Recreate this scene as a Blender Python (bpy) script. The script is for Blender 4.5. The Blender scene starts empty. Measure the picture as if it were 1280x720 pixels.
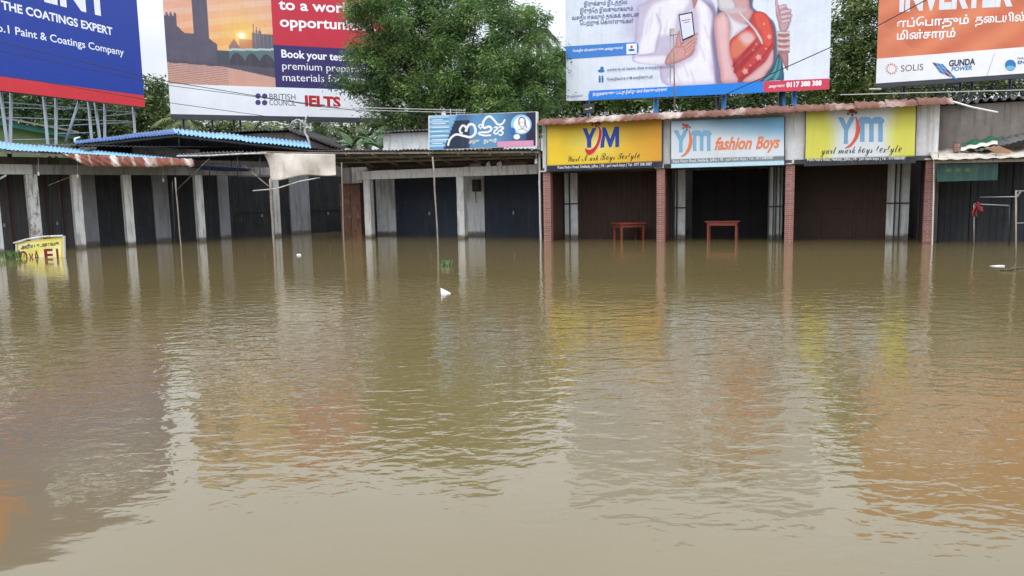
import bpy, bmesh, math, random
import numpy as np
from mathutils import Vector, Matrix
R = math.radians
SC = bpy.context.scene
COL = SC.collection
rng = random.Random(7)

# ------------------------------------------------------------------ camera
F = 960.0
EYE = 1.46
TH = math.atan((360 - 243) / F)
RO = 0.0205
fw = Vector((0, math.cos(TH), -math.sin(TH)))
r0 = Vector((1, 0, 0)); u0 = Vector((0, math.sin(TH), math.cos(TH)))
rt = r0 * math.cos(RO) - u0 * math.sin(RO)
up = u0 * math.cos(RO) + r0 * math.sin(RO)
CAM = Vector((0, 0, EYE))
cd = bpy.data.cameras.new('camera'); cam = bpy.data.objects.new('camera', cd); COL.objects.link(cam)
cd.sensor_width = 36; cd.lens = 27; cd.clip_end = 3000; cd.clip_start = 0.05
cam.matrix_world = Matrix.Translation(CAM) @ Matrix((rt, up, -fw)).transposed().to_4x4()
SC.camera = cam

def ray(px, py): return fw * F + rt * (px - 640) - up * (py - 360)
def atY(px, py, Y):
    d = ray(px, py); return CAM + d * (Y / d.y)
def onZ(px, py, z=0.0):
    d = ray(px, py); return CAM + d * ((z - EYE) / d.z)

class Fr:
    """a vertical plane with s along it, o behind it and z up"""
    def __init__(self, a, b):
        a = Vector((a[0], a[1], 0)); b = Vector((b[0], b[1], 0))
        self.a = a; self.u = (b - a).normalized(); self.n = Vector((-self.u.y, self.u.x, 0))
    def w(self, s, o, z): return self.a + self.u * s + self.n * o + Vector((0, 0, z))
    def p(self, px, py, o=0.0):
        d = ray(px, py); t = ((self.a + self.n * o - CAM).dot(self.n)) / d.dot(self.n); return CAM + d * t
    def h(self, px, py, o=0.0):
        q = self.p(px, py, o); return ((q - self.a).dot(self.u), q.z)
    def s(self, px, o=0.0, py=290): return self.h(px, py, o)[0]
def fr_water(a, b): return Fr(onZ(*a), onZ(*b))

# ------------------------------------------------------------------ materials
def srgb(c): return tuple(((v / 255) / 12.92 if v / 255 <= .04045 else ((v / 255 + .055) / 1.055) ** 2.4) for v in c)
def pm(name, col, rough=.7, var=.25, scale=2.5, streak=None, samt=.5, sscale=(5, 5, .5), metal=0., bump=.0, bscale=40, lin=True, spots=None, spscale=1.2, spamt=.5, spec=.5, transl=0., srot=0., wet=False):
    m = bpy.data.materials.new(name); m.use_nodes = True; nt = m.node_tree; N = nt.nodes; L = nt.links
    b = N['Principled BSDF']; b.inputs['Roughness'].default_value = rough; b.inputs['Metallic'].default_value = metal
    b.inputs['Specular IOR Level'].default_value = spec
    if not lin: col = srgb(col)
    tc = N.new('ShaderNodeTexCoord')
    n = N.new('ShaderNodeTexNoise'); n.inputs['Scale'].default_value = scale; n.inputs['Detail'].default_value = 6; n.inputs['Roughness'].default_value = .65
    L.new(tc.outputs['Object'], n.inputs['Vector'])
    r = N.new('ShaderNodeValToRGB'); e = r.color_ramp.elements
    e[0].position = .3; e[1].position = .7
    e[0].color = (*[c * (1 - var) for c in col], 1); e[1].color = (*[min(1, c * (1 + var * .6)) for c in col], 1)
    L.new(n.outputs['Fac'], r.inputs['Fac'])
    out = r.outputs['Color']
    if streak:
        m0 = N.new('ShaderNodeMapping'); m0.inputs['Rotation'].default_value = (0, 0, srot); L.new(tc.outputs['Object'], m0.inputs['Vector'])
        mp = N.new('ShaderNodeMapping'); mp.inputs['Scale'].default_value = sscale; L.new(m0.outputs['Vector'], mp.inputs['Vector'])
        n2 = N.new('ShaderNodeTexNoise'); n2.inputs['Scale'].default_value = 1.6; n2.inputs['Detail'].default_value = 5; L.new(mp.outputs['Vector'], n2.inputs['Vector'])
        r2 = N.new('ShaderNodeValToRGB'); r2.color_ramp.elements[0].position = .5; r2.color_ramp.elements[1].position = .66
        L.new(n2.outputs['Fac'], r2.inputs['Fac'])
        mu = N.new('ShaderNodeMath'); mu.operation = 'MULTIPLY'; mu.inputs[1].default_value = samt; L.new(r2.outputs['Color'], mu.inputs[0])
        mx = N.new('ShaderNodeMixRGB'); mx.inputs['Color2'].default_value = (*streak, 1)
        L.new(mu.outputs[0], mx.inputs['Fac']); L.new(out, mx.inputs['Color1']); out = mx.outputs['Color']
    if spots:
        n3 = N.new('ShaderNodeTexNoise'); n3.inputs['Scale'].default_value = spscale; n3.inputs['Detail'].default_value = 8; n3.inputs['Roughness'].default_value = .7; L.new(tc.outputs['Object'], n3.inputs['Vector'])
        r3 = N.new('ShaderNodeValToRGB'); r3.color_ramp.elements[0].position = .5; r3.color_ramp.elements[1].position = .62
        L.new(n3.outputs['Fac'], r3.inputs['Fac'])
        mu = N.new('ShaderNodeMath'); mu.operation = 'MULTIPLY'; mu.inputs[1].default_value = spamt; L.new(r3.outputs['Color'], mu.inputs[0])
        mx = N.new('ShaderNodeMixRGB'); mx.inputs['Color2'].default_value = (*spots, 1)
        L.new(mu.outputs[0], mx.inputs['Fac']); L.new(out, mx.inputs['Color1']); out = mx.outputs['Color']
    if wet:   # soaked, silt-stained band just above the flood level (things' bases lie at -0.5)
        sz = N.new('ShaderNodeSeparateXYZ'); L.new(tc.outputs['Object'], sz.inputs[0])
        a1 = N.new('ShaderNodeMath'); a1.operation = 'MULTIPLY_ADD'; a1.inputs[1].default_value = .22; L.new(n.outputs['Fac'], a1.inputs[0]); L.new(sz.outputs['Z'], a1.inputs[2])
        mr = N.new('ShaderNodeMapRange'); mr.inputs[1].default_value = .78; mr.inputs[2].default_value = .68; L.new(a1.outputs[0], mr.inputs[0])
        mu = N.new('ShaderNodeMath'); mu.operation = 'MULTIPLY'; mu.inputs[1].default_value = .9; L.new(mr.outputs[0], mu.inputs[0])
        mx = N.new('ShaderNodeMixRGB'); mx.inputs['Color2'].default_value = (.11, .09, .065, 1); L.new(mu.outputs[0], mx.inputs['Fac']); L.new(out, mx.inputs['Color1']); out = mx.outputs['Color']
    L.new(out, b.inputs['Base Color'])
    if bump:
        nb = N.new('ShaderNodeTexNoise'); nb.inputs['Scale'].default_value = bscale; nb.inputs['Detail'].default_value = 4; L.new(tc.outputs['Object'], nb.inputs['Vector'])
        bp = N.new('ShaderNodeBump'); bp.inputs['Strength'].default_value = bump; bp.inputs['Distance'].default_value = .02
        L.new(nb.outputs['Fac'], bp.inputs['Height']); L.new(bp.outputs['Normal'], b.inputs['Normal'])
    return m

def brick_mat():
    m = bpy.data.materials.new('red_brick_tile'); m.use_nodes = True; nt = m.node_tree; N = nt.nodes; L = nt.links
    b = N['Principled BSDF']; b.inputs['Roughness'].default_value = .45
    tc = N.new('ShaderNodeTexCoord'); sx = N.new('ShaderNodeSeparateXYZ'); L.new(tc.outputs['Object'], sx.inputs[0])
    ad = N.new('ShaderNodeMath'); ad.operation = 'ADD'; L.new(sx.outputs['X'], ad.inputs[0]); L.new(sx.outputs['Y'], ad.inputs[1])
    cb = N.new('ShaderNodeCombineXYZ'); L.new(ad.outputs[0], cb.inputs['X']); L.new(sx.outputs['Z'], cb.inputs['Y'])
    br = N.new('ShaderNodeTexBrick'); L.new(cb.outputs[0], br.inputs['Vector'])
    br.inputs['Color1'].default_value = (.2, .075, .06, 1); br.inputs['Color2'].default_value = (.3, .12, .1, 1); br.inputs['Mortar'].default_value = (.36, .24, .21, 1)
    br.inputs['Scale'].default_value = 1; br.inputs['Brick Width'].default_value = .22; br.inputs['Row Height'].default_value = .055; br.inputs['Mortar Size'].default_value = .006
    L.new(br.outputs['Color'], b.inputs['Base Color'])
    return m

def leaf_mat(name, c1, c2, c3=None):
    m = bpy.data.materials.new(name); m.use_nodes = True; nt = m.node_tree; N = nt.nodes; L = nt.links
    b = N['Principled BSDF']; b.inputs['Roughness'].default_value = .5; b.inputs['Specular IOR Level'].default_value = .4
    g = N.new('ShaderNodeNewGeometry'); tc = N.new('ShaderNodeTexCoord')
    n = N.new('ShaderNodeTexNoise'); n.inputs['Scale'].default_value = .9; n.inputs['Detail'].default_value = 3; L.new(tc.outputs['Object'], n.inputs['Vector'])
    a = N.new('ShaderNodeMath'); a.operation = 'MULTIPLY_ADD'; a.inputs[1].default_value = .4; L.new(g.outputs['Random Per Island'], a.inputs[0])
    s = N.new('ShaderNodeMath'); s.operation = 'MULTIPLY_ADD'; s.inputs[1].default_value = 2.4; s.inputs[2].default_value = -.95; L.new(n.outputs['Fac'], s.inputs[0]); L.new(s.outputs[0], a.inputs[2])
    r = N.new('ShaderNodeValToRGB'); e = r.color_ramp.elements; e[0].color = (*c1, 1); e[1].color = (*c2, 1); e[0].position = .15; e[1].position = .8
    if c3: x = e.new(.97); x.color = (*c3, 1)
    L.new(a.outputs[0], r.inputs['Fac']); L.new(r.outputs['Color'], b.inputs['Base Color'])
    t = N.new('ShaderNodeBsdfTranslucent'); L.new(r.outputs['Color'], t.inputs['Color'])
    mx = N.new('ShaderNodeMixShader'); mx.inputs[0].default_value = .3; L.new(b.outputs[0], mx.inputs[1]); L.new(t.outputs[0], mx.inputs[2])
    L.new(mx.outputs[0], N['Material Output'].inputs['Surface'])
    return m

def print_mat():
    m = bpy.data.materials.new('printed_vinyl'); m.use_nodes = True; nt = m.node_tree; N = nt.nodes; L = nt.links
    b = N['Principled BSDF']; b.inputs['Roughness'].default_value = .55
    at = N.new('ShaderNodeAttribute'); at.attribute_name = 'print'
    tc = N.new('ShaderNodeTexCoord'); n = N.new('ShaderNodeTexNoise'); n.inputs['Scale'].default_value = 1.2; n.inputs['Detail'].default_value = 6; L.new(tc.outputs['Object'], n.inputs['Vector'])
    r = N.new('ShaderNodeValToRGB'); r.color_ramp.elements[0].color = (.93, .92, .9, 1); r.color_ramp.elements[0].position = .3; r.color_ramp.elements[1].position = .6
    L.new(n.outputs['Fac'], r.inputs['Fac'])
    mx = N.new('ShaderNodeMixRGB'); mx.blend_type = 'MULTIPLY'; mx.inputs['Fac'].default_value = 1
    L.new(at.outputs['Color'], mx.inputs['Color1']); L.new(r.outputs['Color'], mx.inputs['Color2'])
    mp = N.new('ShaderNodeMapping'); mp.inputs['Scale'].default_value = (5, 5, .5); L.new(tc.outputs['Object'], mp.inputs['Vector'])
    n2 = N.new('ShaderNodeTexNoise'); n2.inputs['Scale'].default_value = 1.5; n2.inputs['Detail'].default_value = 6; L.new(mp.outputs['Vector'], n2.inputs['Vector'])
    r2 = N.new('ShaderNodeMapRange'); r2.inputs[1].default_value = .5; r2.inputs[2].default_value = .8; r2.inputs[4].default_value = .14; L.new(n2.outputs['Fac'], r2.inputs[0])
    m2 = N.new('ShaderNodeMixRGB'); m2.inputs['Color2'].default_value = (.3, .27, .22, 1); L.new(r2.outputs[0], m2.inputs['Fac']); L.new(mx.outputs['Color'], m2.inputs['Color1']); L.new(m2.outputs['Color'], b.inputs['Base Color'])
    nb = N.new('ShaderNodeTexNoise'); nb.inputs['Scale'].default_value = 1.6; nb.inputs['Detail'].default_value = 2; L.new(tc.outputs['Object'], nb.inputs['Vector'])
    bp = N.new('ShaderNodeBump'); bp.inputs['Strength'].default_value = .35; bp.inputs['Distance'].default_value = .06; L.new(nb.outputs['Fac'], bp.inputs['Height']); L.new(bp.outputs['Normal'], b.inputs['Normal'])
    return m
PRINT = print_mat()
_ink = {}
def ink(r, g, b):
    k = (r, g, b)
    if k not in _ink: _ink[k] = pm('printed_ink_%02x%02x%02x' % k, k, .5, .06, 1.5, lin=False)
    return _ink[k]

M = {}
M['white'] = pm('weathered_white_paint', (.72, .72, .71), .7, .16, 2.2, streak=(.34, .3, .26), samt=.55, spots=(.5, .47, .43), spamt=.35, bump=.2)
M['column'] = pm('stained_column_paint', (.64, .64, .62), .75, .15, 3, streak=(.3, .26, .2), samt=.75, sscale=(7, 7, .8), bump=.25, spots=(.42, .38, .32), spscale=3, spamt=.5, wet=True)
M['rotten'] = pm('rotten_column_plaster', (.66, .65, .62), .85, .2, 4, streak=(.12, .10, .07), samt=.9, sscale=(9, 9, .9), spots=(.16, .1, .06), spscale=4, spamt=.85, bump=.5, wet=True)
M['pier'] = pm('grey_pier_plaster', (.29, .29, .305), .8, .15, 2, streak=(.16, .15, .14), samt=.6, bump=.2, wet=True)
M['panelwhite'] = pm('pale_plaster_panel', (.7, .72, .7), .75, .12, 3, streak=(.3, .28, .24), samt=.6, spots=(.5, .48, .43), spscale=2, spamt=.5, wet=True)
M['greywall'] = pm('grey_brown_render', (.2, .175, .155), .9, .25, 1.3, streak=(.1, .085, .07), samt=.7, spots=(.27, .23, .2), spscale=2.5, spamt=.4, bump=.4)
M['shutgrey'] = pm('grey_shutter_steel', (.075, .075, .08), .7, .15, 3, streak=(.13, .06, .04), samt=.35)
M['shutdark'] = pm('charcoal_shutter_steel', (.018, .02, .024), .7, .3, 1.2, streak=(.05, .045, .04), samt=.5, sscale=(3, 3, .5), spots=(.04, .04, .042), spscale=1.5, spamt=.5)
M['shutnavy'] = pm('navy_shutter_steel', (.02, .028, .046), .7, .25, 1.2, streak=(.05, .05, .055), samt=.45, sscale=(3, 3, .5), spots=(.035, .045, .065), spscale=1.5, spamt=.5)
M['shutbrown'] = pm('brown_shutter_steel', (.042, .022, .014) if 1 else (.03, .018, .013),.8, .25, 3)
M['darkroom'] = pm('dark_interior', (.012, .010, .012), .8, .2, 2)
M['woodred'] = pm('red_brown_board', (.07, .024, .016), .6, .25, 3, streak=(.03, .012, .01), samt=.6)
M['blue'] = pm('light_blue_roof_steel', (.22, .47, .7), .4, .08, 2, streak=(.2, .36, .5), samt=.4, sscale=(2, 2, 2))
M['grazeblue'] = pm('grazing_blue_roof_steel', (.04, .13, .36), .45, .15, 2)  # left slope of the blue roof, colour darkened for its grazing angle
M['rust'] = pm('rusted_roof_steel', (.22, .07, .04), .8, .35, 5, streak=(.62, .58, .53), samt=.9, sscale=(2.6, 2.6, .8), spots=(.13, .04, .025), spscale=5, spamt=.5, bump=.4)
M['asb'] = pm('grey_cement_sheet', (.13, .125, .12), .9, .3, 2, streak=(.05, .045, .04), samt=.7, spots=(.2, .19, .17), spscale=3, spamt=.5)
M['asbdark'] = pm('dark_cement_sheet', (.07, .068, .066), .9, .3, 2, spots=(.13, .12, .11), spscale=4, spamt=.5)
M['palesheet'] = pm('pale_dirty_sheet', (.55, .5, .42), .85, .2, 4, spots=(.2, .16, .11), spscale=5, spamt=.6)
M['beamgrey'] = pm('grimy_shaded_beam_paint', (.3, .29, .28), .8, .2, 2, streak=(.12, .1, .09), samt=.6)  # grimy beam, with the roof's shade also painted into its grey
M['iron'] = pm('dark_iron', (.03, .028, .028), .5, .3, 5)
M['steel'] = pm('galvanised_steel', (.3, .33, .36), .45, .15, 5, metal=.3)
M['paint'] = pm('white_painted_pipe', (.6, .59, .55), .6, .15, 8, streak=(.25, .18, .12), samt=.6)
M['bluepost'] = pm('blue_painted_steel', (.05, .2, .5), .5, .2, 3)
M['wood'] = pm('weathered_grey_wood', (.3, .26, .21), .85, .3, 8, streak=(.12, .09, .07), samt=.6, sscale=(14, 14, 1))
M['cabwood'] = pm('varnished_brown_wood', (.13, .06, .035), .6, .4, 4, spots=(.3, .13, .07), spscale=2.5, spamt=.6)
M['redwood'] = pm('red_stained_wood', (.25, .045, .022), .5, .3, 6, streak=(.2, .04, .02), samt=.5)
M['tarp'] = pm('beige_tarpaulin', (.72, .66, .58), .75, .1, 2.5, streak=(.48, .38, .3), samt=.5, sscale=(3, 3, 1.2), bump=.8, bscale=3)
M['bluetarp'] = pm('blue_tarpaulin', (.02, .07, .22), .7, .2, 4)
M['green'] = pm('green_painted_board', (.02, .15, .11), .6, .2, 3)
M['palegreen'] = pm('pale_green_wall_paint', (.17, .26, .11), .8, .2, 1.5)
M['net'] = pm('green_net', (.015, .12, .06), .8, .4, 8)
M['orange'] = pm('orange_brown_sheet', (.36, .19, .11), .8, .2, 4)
M['cloth'] = pm('red_cloth', (.3, .03, .035), .8, .3, 8)
M['bark'] = pm('grey_brown_bark', (.12, .095, .07), .9, .35, 6, streak=(.05, .04, .03), samt=.6, bump=.8, bscale=15)
M['palmbark'] = pm('pale_palm_bark', (.34, .31, .27), .9, .25, 5, bump=.5)
M['concrete'] = pm('grey_concrete', (.3, .29, .27), .85, .2, 3, streak=(.15, .13, .11), samt=.5)
M['wire'] = pm('black_cable', (.015, .015, .015), .5, .1)
M['pwire'] = pm('pale_cable', (.55, .55, .53), .5, .1)
M['bezel'] = pm('dark_grey_bezel', (.045, .05, .065), .5, .15, 2)
M['frame_w'] = pm('white_sign_frame', (.7, .7, .68), .5, .1, 3)
M['plastic'] = pm('white_plastic', (.75, .75, .76), .4, .05)
M['glassb'] = pm('milky_bulb_glass', (.8, .8, .78), .15, .03)
M['dirt'] = pm('wet_brown_soil', (.1, .075, .05), .9, .3, .5)
M['brick'] = brick_mat()
M['leafN'] = leaf_mat('neem_leaves', (.055, .115, .03), (.2, .33, .09), (.42, .53, .18))
M['leafD'] = leaf_mat('dark_green_leaves', (.045, .085, .03), (.14, .21, .075), (.25, .31, .12))
M['leafY'] = leaf_mat('yellow_green_leaves', (.06, .11, .025), (.19, .26, .07), (.36, .38, .13))
M['leafP'] = leaf_mat('palm_leaves', (.05, .09, .03), (.17, .24, .08), (.38, .33, .13))
M['leafB'] = leaf_mat('banana_leaves', (.07, .15, .05), (.22, .36, .18), (.4, .5, .35))

# ------------------------------------------------------------------ mesh builder
class MB:
    def __init__(s): s.v = []; s.f = []; s.m = []; s.mats = []; s.c = 0; s.smooth = []; s.sm = False; s.subs = []
    def use(s, m):
        if m not in s.mats: s.mats.append(m)
        s.c = s.mats.index(m); return s
    def add(s, vs, fs):
        b = len(s.v); s.v += [tuple(v) for v in vs]
        for f in fs: s.f.append(tuple(b + i for i in f)); s.m.append(s.c); s.smooth.append(s.sm)
    def hexa(s, c):   # 8 corners: bottom 4 then top 4
        s.add(c, [(0, 3, 2, 1), (4, 5, 6, 7), (0, 1, 5, 4), (1, 2, 6, 5), (2, 3, 7, 6), (3, 0, 4, 7)])
    def box(s, fr, s0, s1, o0, o1, z0, z1):
        s.hexa([fr.w(s0, o0, z0), fr.w(s1, o0, z0), fr.w(s1, o1, z0), fr.w(s0, o1, z0), fr.w(s0, o0, z1), fr.w(s1, o0, z1), fr.w(s1, o1, z1), fr.w(s0, o1, z1)])
    def prism(s, pts, d):   # outline pts (front), extruded by vector d
        n = len(pts); a = [Vector(p) for p in pts]; b = [p + d for p in a]
        s.add(a + b, [tuple(range(n))[::-1], tuple(range(n, 2 * n))] + [(i, (i + 1) % n, n + (i + 1) % n, n + i) for i in range(n)])
    def poly(s, fr, pts, o, t=.003):
        s.prism([fr.p(x, y, o) for x, y in pts], fr.n * t)
    def bez(s, fr, pts, o, t=.003, sub=5):   # smooth closed outline
        n = len(pts); out = []
        for i in range(n):
            p0, p1, p2, p3 = pts[i - 1], pts[i], pts[(i + 1) % n], pts[(i + 2) % n]
            for k in range(sub):
                t_ = k / sub
                out.append(tuple(.5 * ((2 * p1[j]) + (-p0[j] + p2[j]) * t_ + (2 * p0[j] - 5 * p1[j] + 4 * p2[j] - p3[j]) * t_ ** 2 + (-p0[j] + 3 * p1[j] - 3 * p2[j] + p3[j]) * t_ ** 3) for j in (0, 1)))
        s.poly(fr, out, o, t)
    def disc(s, fr, cx, cy, r, o, t=.003, ry=None, n=20):
        ry = ry or r
        s.poly(fr, [(cx + r * math.cos(2 * math.pi * i / n), cy + ry * math.sin(2 * math.pi * i / n)) for i in range(n)], o, t)
    def tube(s, pts, r, n=8, r2=None):
        pts = [Vector(p) for p in pts]; m = len(pts); vs = []
        sm = s.sm; s.sm = True
        for i, p in enumerate(pts):
            d = (pts[min(i + 1, m - 1)] - pts[max(i - 1, 0)]).normalized()
            x = d.orthogonal().normalized() if i == 0 else (px_ - d * px_.dot(d)).normalized()
            px_ = x; y = d.cross(x); rr = r + ((r2 if r2 is not None else r) - r) * i / max(1, m - 1)
            for k in range(n):
                a = 2 * math.pi * k / n; vs.append(p + (x * math.cos(a) + y * math.sin(a)) * rr)
        fs = [(i * n + k, i * n + (k + 1) % n, (i + 1) * n + (k + 1) % n, (i + 1) * n + k) for i in range(m - 1) for k in range(n)]
        fs += [tuple(range(n))[::-1], tuple(range((m - 1) * n, m * n))]
        s.add(vs, fs); s.sm = sm
    def bar(s, a, b, w, h=None):
        a, b = Vector(a), Vector(b); h = h or w; d = (b - a).normalized(); x = d.cross(Vector((0, 0, 1)))
        if x.length < .05: x = Vector((1, 0, 0)); x = (x - d * x.dot(d))
        x.normalize(); y = x.cross(d).normalized()
        c = [p + x * sx * w / 2 + y * sy * h / 2 for p in (a, b) for sx, sy in ((-1, -1), (1, -1), (1, 1), (-1, 1))]
        s.hexa(c)
    def corr(s, p00, p10, p01, p11, pitch=.076, amp=.012, t=.004, rows=1, sag=0., jag=0., seed=1):
        """corrugated sheet; grooves run from edge 0 (p00-p10) to edge 1 (p01-p11)"""
        rr = random.Random(seed)
        p00, p10, p01, p11 = map(Vector, (p00, p10, p01, p11)); L = (p10 - p00).length; nc = max(8, int(L / pitch * 6))
        nrm = (p10 - p00).cross(p01 - p00).normalized();  nrm = nrm if nrm.z > 0 else -nrm
        top = []; bot = []; sheetw = .8
        js = [rr.uniform(-jag, jag) for _ in range(200)]
        dz = [rr.uniform(-.5, 1) * amp for _ in range(200)]
        for j in range(rows + 1):
            v = j / rows
            for i in range(nc + 1):
                u = i / nc; k = int(u * L / sheetw)
                vv = v + (js[k] if v == 0 else 0)
                p = p00.lerp(p10, u).lerp(p01.lerp(p11, u), vv)
                p = p + nrm * (amp * math.sin(2 * math.pi * u * L / pitch) + dz[k]) - Vector((0, 0, sag * math.sin(math.pi * v)))
                top.append(p); bot.append(p - nrm * t)
        n = nc + 1; K = len(top); fs = []
        for j in range(rows):
            for i in range(nc):
                a = j * n + i; fs.append((a, a + 1, a + n + 1, a + n)); fs.append((K + a, K + a + n, K + a + n + 1, K + a + 1))
        for i in range(nc):
            fs.append((i, K + i, K + i + 1, i + 1)); a = rows * n + i; fs.append((a, a + 1, K + a + 1, K + a))
        for j in range(rows):
            a = j * n; fs.append((a, a + n, K + a + n, K + a)); a = j * n + nc; fs.append((a, K + a, K + a + n, a + n))
        sm = s.sm; s.sm = True; s.add(top + bot, fs); s.sm = sm
    def sheet(s, fn, nu, nv, t, nrm):
        vs = []; K = (nu + 1) * (nv + 1)
        for q in (0, 1):
            for j in range(nv + 1):
                for i in range(nu + 1): vs.append(Vector(fn(i / nu, j / nv)) + nrm * t * q)
        n = nu + 1; fs = []
        for j in range(nv):
            for i in range(nu):
                a = j * n + i; fs.append((a, a + 1, a + n + 1, a + n)); fs.append((K + a, K + a + n, K + a + n + 1, K + a + 1))
        for i in range(nu):
            fs.append((i, K + i, K + i + 1, i + 1)); a = nv * n + i; fs.append((a, a + 1, K + a + 1, K + a))
        for j in range(nv):
            a = j * n; fs.append((a, a + n, K + a + n, K + a)); a = j * n + nu; fs.append((a, K + a, K + a + n, a + n))
        sm = s.sm; s.sm = True; s.add(vs, fs); s.sm = sm

def tag(o, label=None, cat=None, group=None, kind=None):
    for k, v in (('label', label), ('category', cat), ('group', group), ('kind', kind)):
        if v: o[k] = v
    return o
def root_of(o):
    return Vector(o['_base']) if '_base' in o else Vector((0, 0, 0))
BASES = {}
def thing(name, loc, label, cat, group=None):
    o = bpy.data.objects.new(name, None); COL.objects.link(o); o.location = loc; o.empty_display_size = .3
    BASES[o] = Vector(loc); return tag(o, label, cat, group)
def build(name, mb, mats=None, parent=None, base=None, recalc=True):
    if mb.subs:
        for sb in mb.subs: last = build('lettering', sb, None, parent, base, False)
        if not mb.v: return last
        name = 'logo' if name == 'lettering' else name
    if mats is not None: mb.mats = [mats] if not isinstance(mats, list) else mats
    if parent is not None: base = BASES[parent]
    elif base is None:
        a = np.array(mb.v); base = Vector(((a[:, 0].min() + a[:, 0].max()) / 2, (a[:, 1].min() + a[:, 1].max()) / 2, a[:, 2].min()))
    me = bpy.data.meshes.new(name); me.from_pydata([tuple(Vector(v) - base) for v in mb.v], [], mb.f)
    for m in mb.mats: me.materials.append(m)
    me.polygons.foreach_set('material_index', mb.m); me.polygons.foreach_set('use_smooth', mb.smooth)
    if recalc:
        bm = bmesh.new(); bm.from_mesh(me); bmesh.ops.recalc_face_normals(bm, faces=bm.faces); bm.to_mesh(me); bm.free()
    me.update()
    o = bpy.data.objects.new(name, me); COL.objects.link(o); BASES[o] = Vector(base)
    if parent is not None: o.parent = parent
    else: o.location = base
    return o
def copy_tree(o, parent=None):
    c = o.copy(); COL.objects.link(c); BASES[c] = BASES[o]
    if parent is not None: c.parent = parent
    for ch in [x for x in COL.objects if x.parent == o]: copy_tree(ch, c)
    return c

# text ----------------------------------------------------------------
def text(mb, fr, s_, a, b, h, o, mat, bold=0., shear=0., t=.002):
    """string on frame fr, baseline from pixel a to pixel b, cap height h px"""
    c = bpy.data.curves.new('t', 'FONT'); c.body = s_; c.size = 1; c.offset = bold; c.shear = shear; c.resolution_u = 3
    ob = bpy.data.objects.new('t', c); COL.objects.link(ob)
    bpy.context.view_layer.update()
    me = bpy.data.meshes.new_from_object(ob.evaluated_get(bpy.context.evaluated_depsgraph_get()))
    vs = [v.co.copy() for v in me.vertices]; fs = [tuple(p.vertices) for p in me.polygons]
    bpy.data.objects.remove(ob); bpy.data.curves.remove(c); bpy.data.meshes.remove(me)
    if not vs: return
    x0 = min(v.x for v in vs); x1 = max(v.x for v in vs)
    sa, za = fr.h(a[0], a[1], o); sb, zb = fr.h(b[0], b[1], o); _, zt = fr.h(a[0], a[1] - h, o)
    ys = (zt - za) / .70
    sub = MB(); mb.subs.append(sub); mb = sub; mb.use(mat)
    out = []
    for v in vs:
        k = (v.x - x0) / (x1 - x0); out.append(fr.w(sa + (sb - sa) * k, o, za + (zb - za) * k + v.y * ys))
    # one-sided lettering lifted off the print; faces turned to the viewer
    fo = []
    for f in fs:
        n = (out[f[1]] - out[f[0]]).cross(out[f[2]] - out[f[1]])
        fo.append(f if n.dot(fr.n) < 0 else f[::-1])
    mb.add(out, fo)

def print_grid(name, fr, quad, o, nx, ny, fn, parent):
    """panel print: quad = px corners TL,TR,BR,BL; fn(u,v)->srgb 0-255, v down"""
    c = [fr.p(x, y, o) for x, y in quad]; base = BASES[parent]
    vs = []
    for j in range(ny + 1):
        for i in range(nx + 1): vs.append(tuple(c[0].lerp(c[1], i / nx).lerp(c[3].lerp(c[2], i / nx), j / ny) - base))
    fs = [(j * (nx + 1) + i, (j + 1) * (nx + 1) + i, (j + 1) * (nx + 1) + i + 1, j * (nx + 1) + i + 1) for j in range(ny) for i in range(nx)]
    me = bpy.data.meshes.new(name); me.from_pydata(vs, [], fs); me.materials.append(PRINT)
    at = me.color_attributes.new('print', 'FLOAT_COLOR', 'POINT')
    cols = []
    for j in range(ny + 1):
        for i in range(nx + 1): cols += [*srgb([max(0, min(255, q)) for q in fn(i / nx, j / ny)]), 1]
    at.data.foreach_set('color', cols)
    ob = bpy.data.objects.new(name, me); COL.objects.link(ob); ob.parent = parent; BASES[ob] = base
    return ob
def mixc(a, b, t):
    t = max(0, min(1, t)); return tuple(x + (y - x) * t for x, y in zip(a, b))

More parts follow.
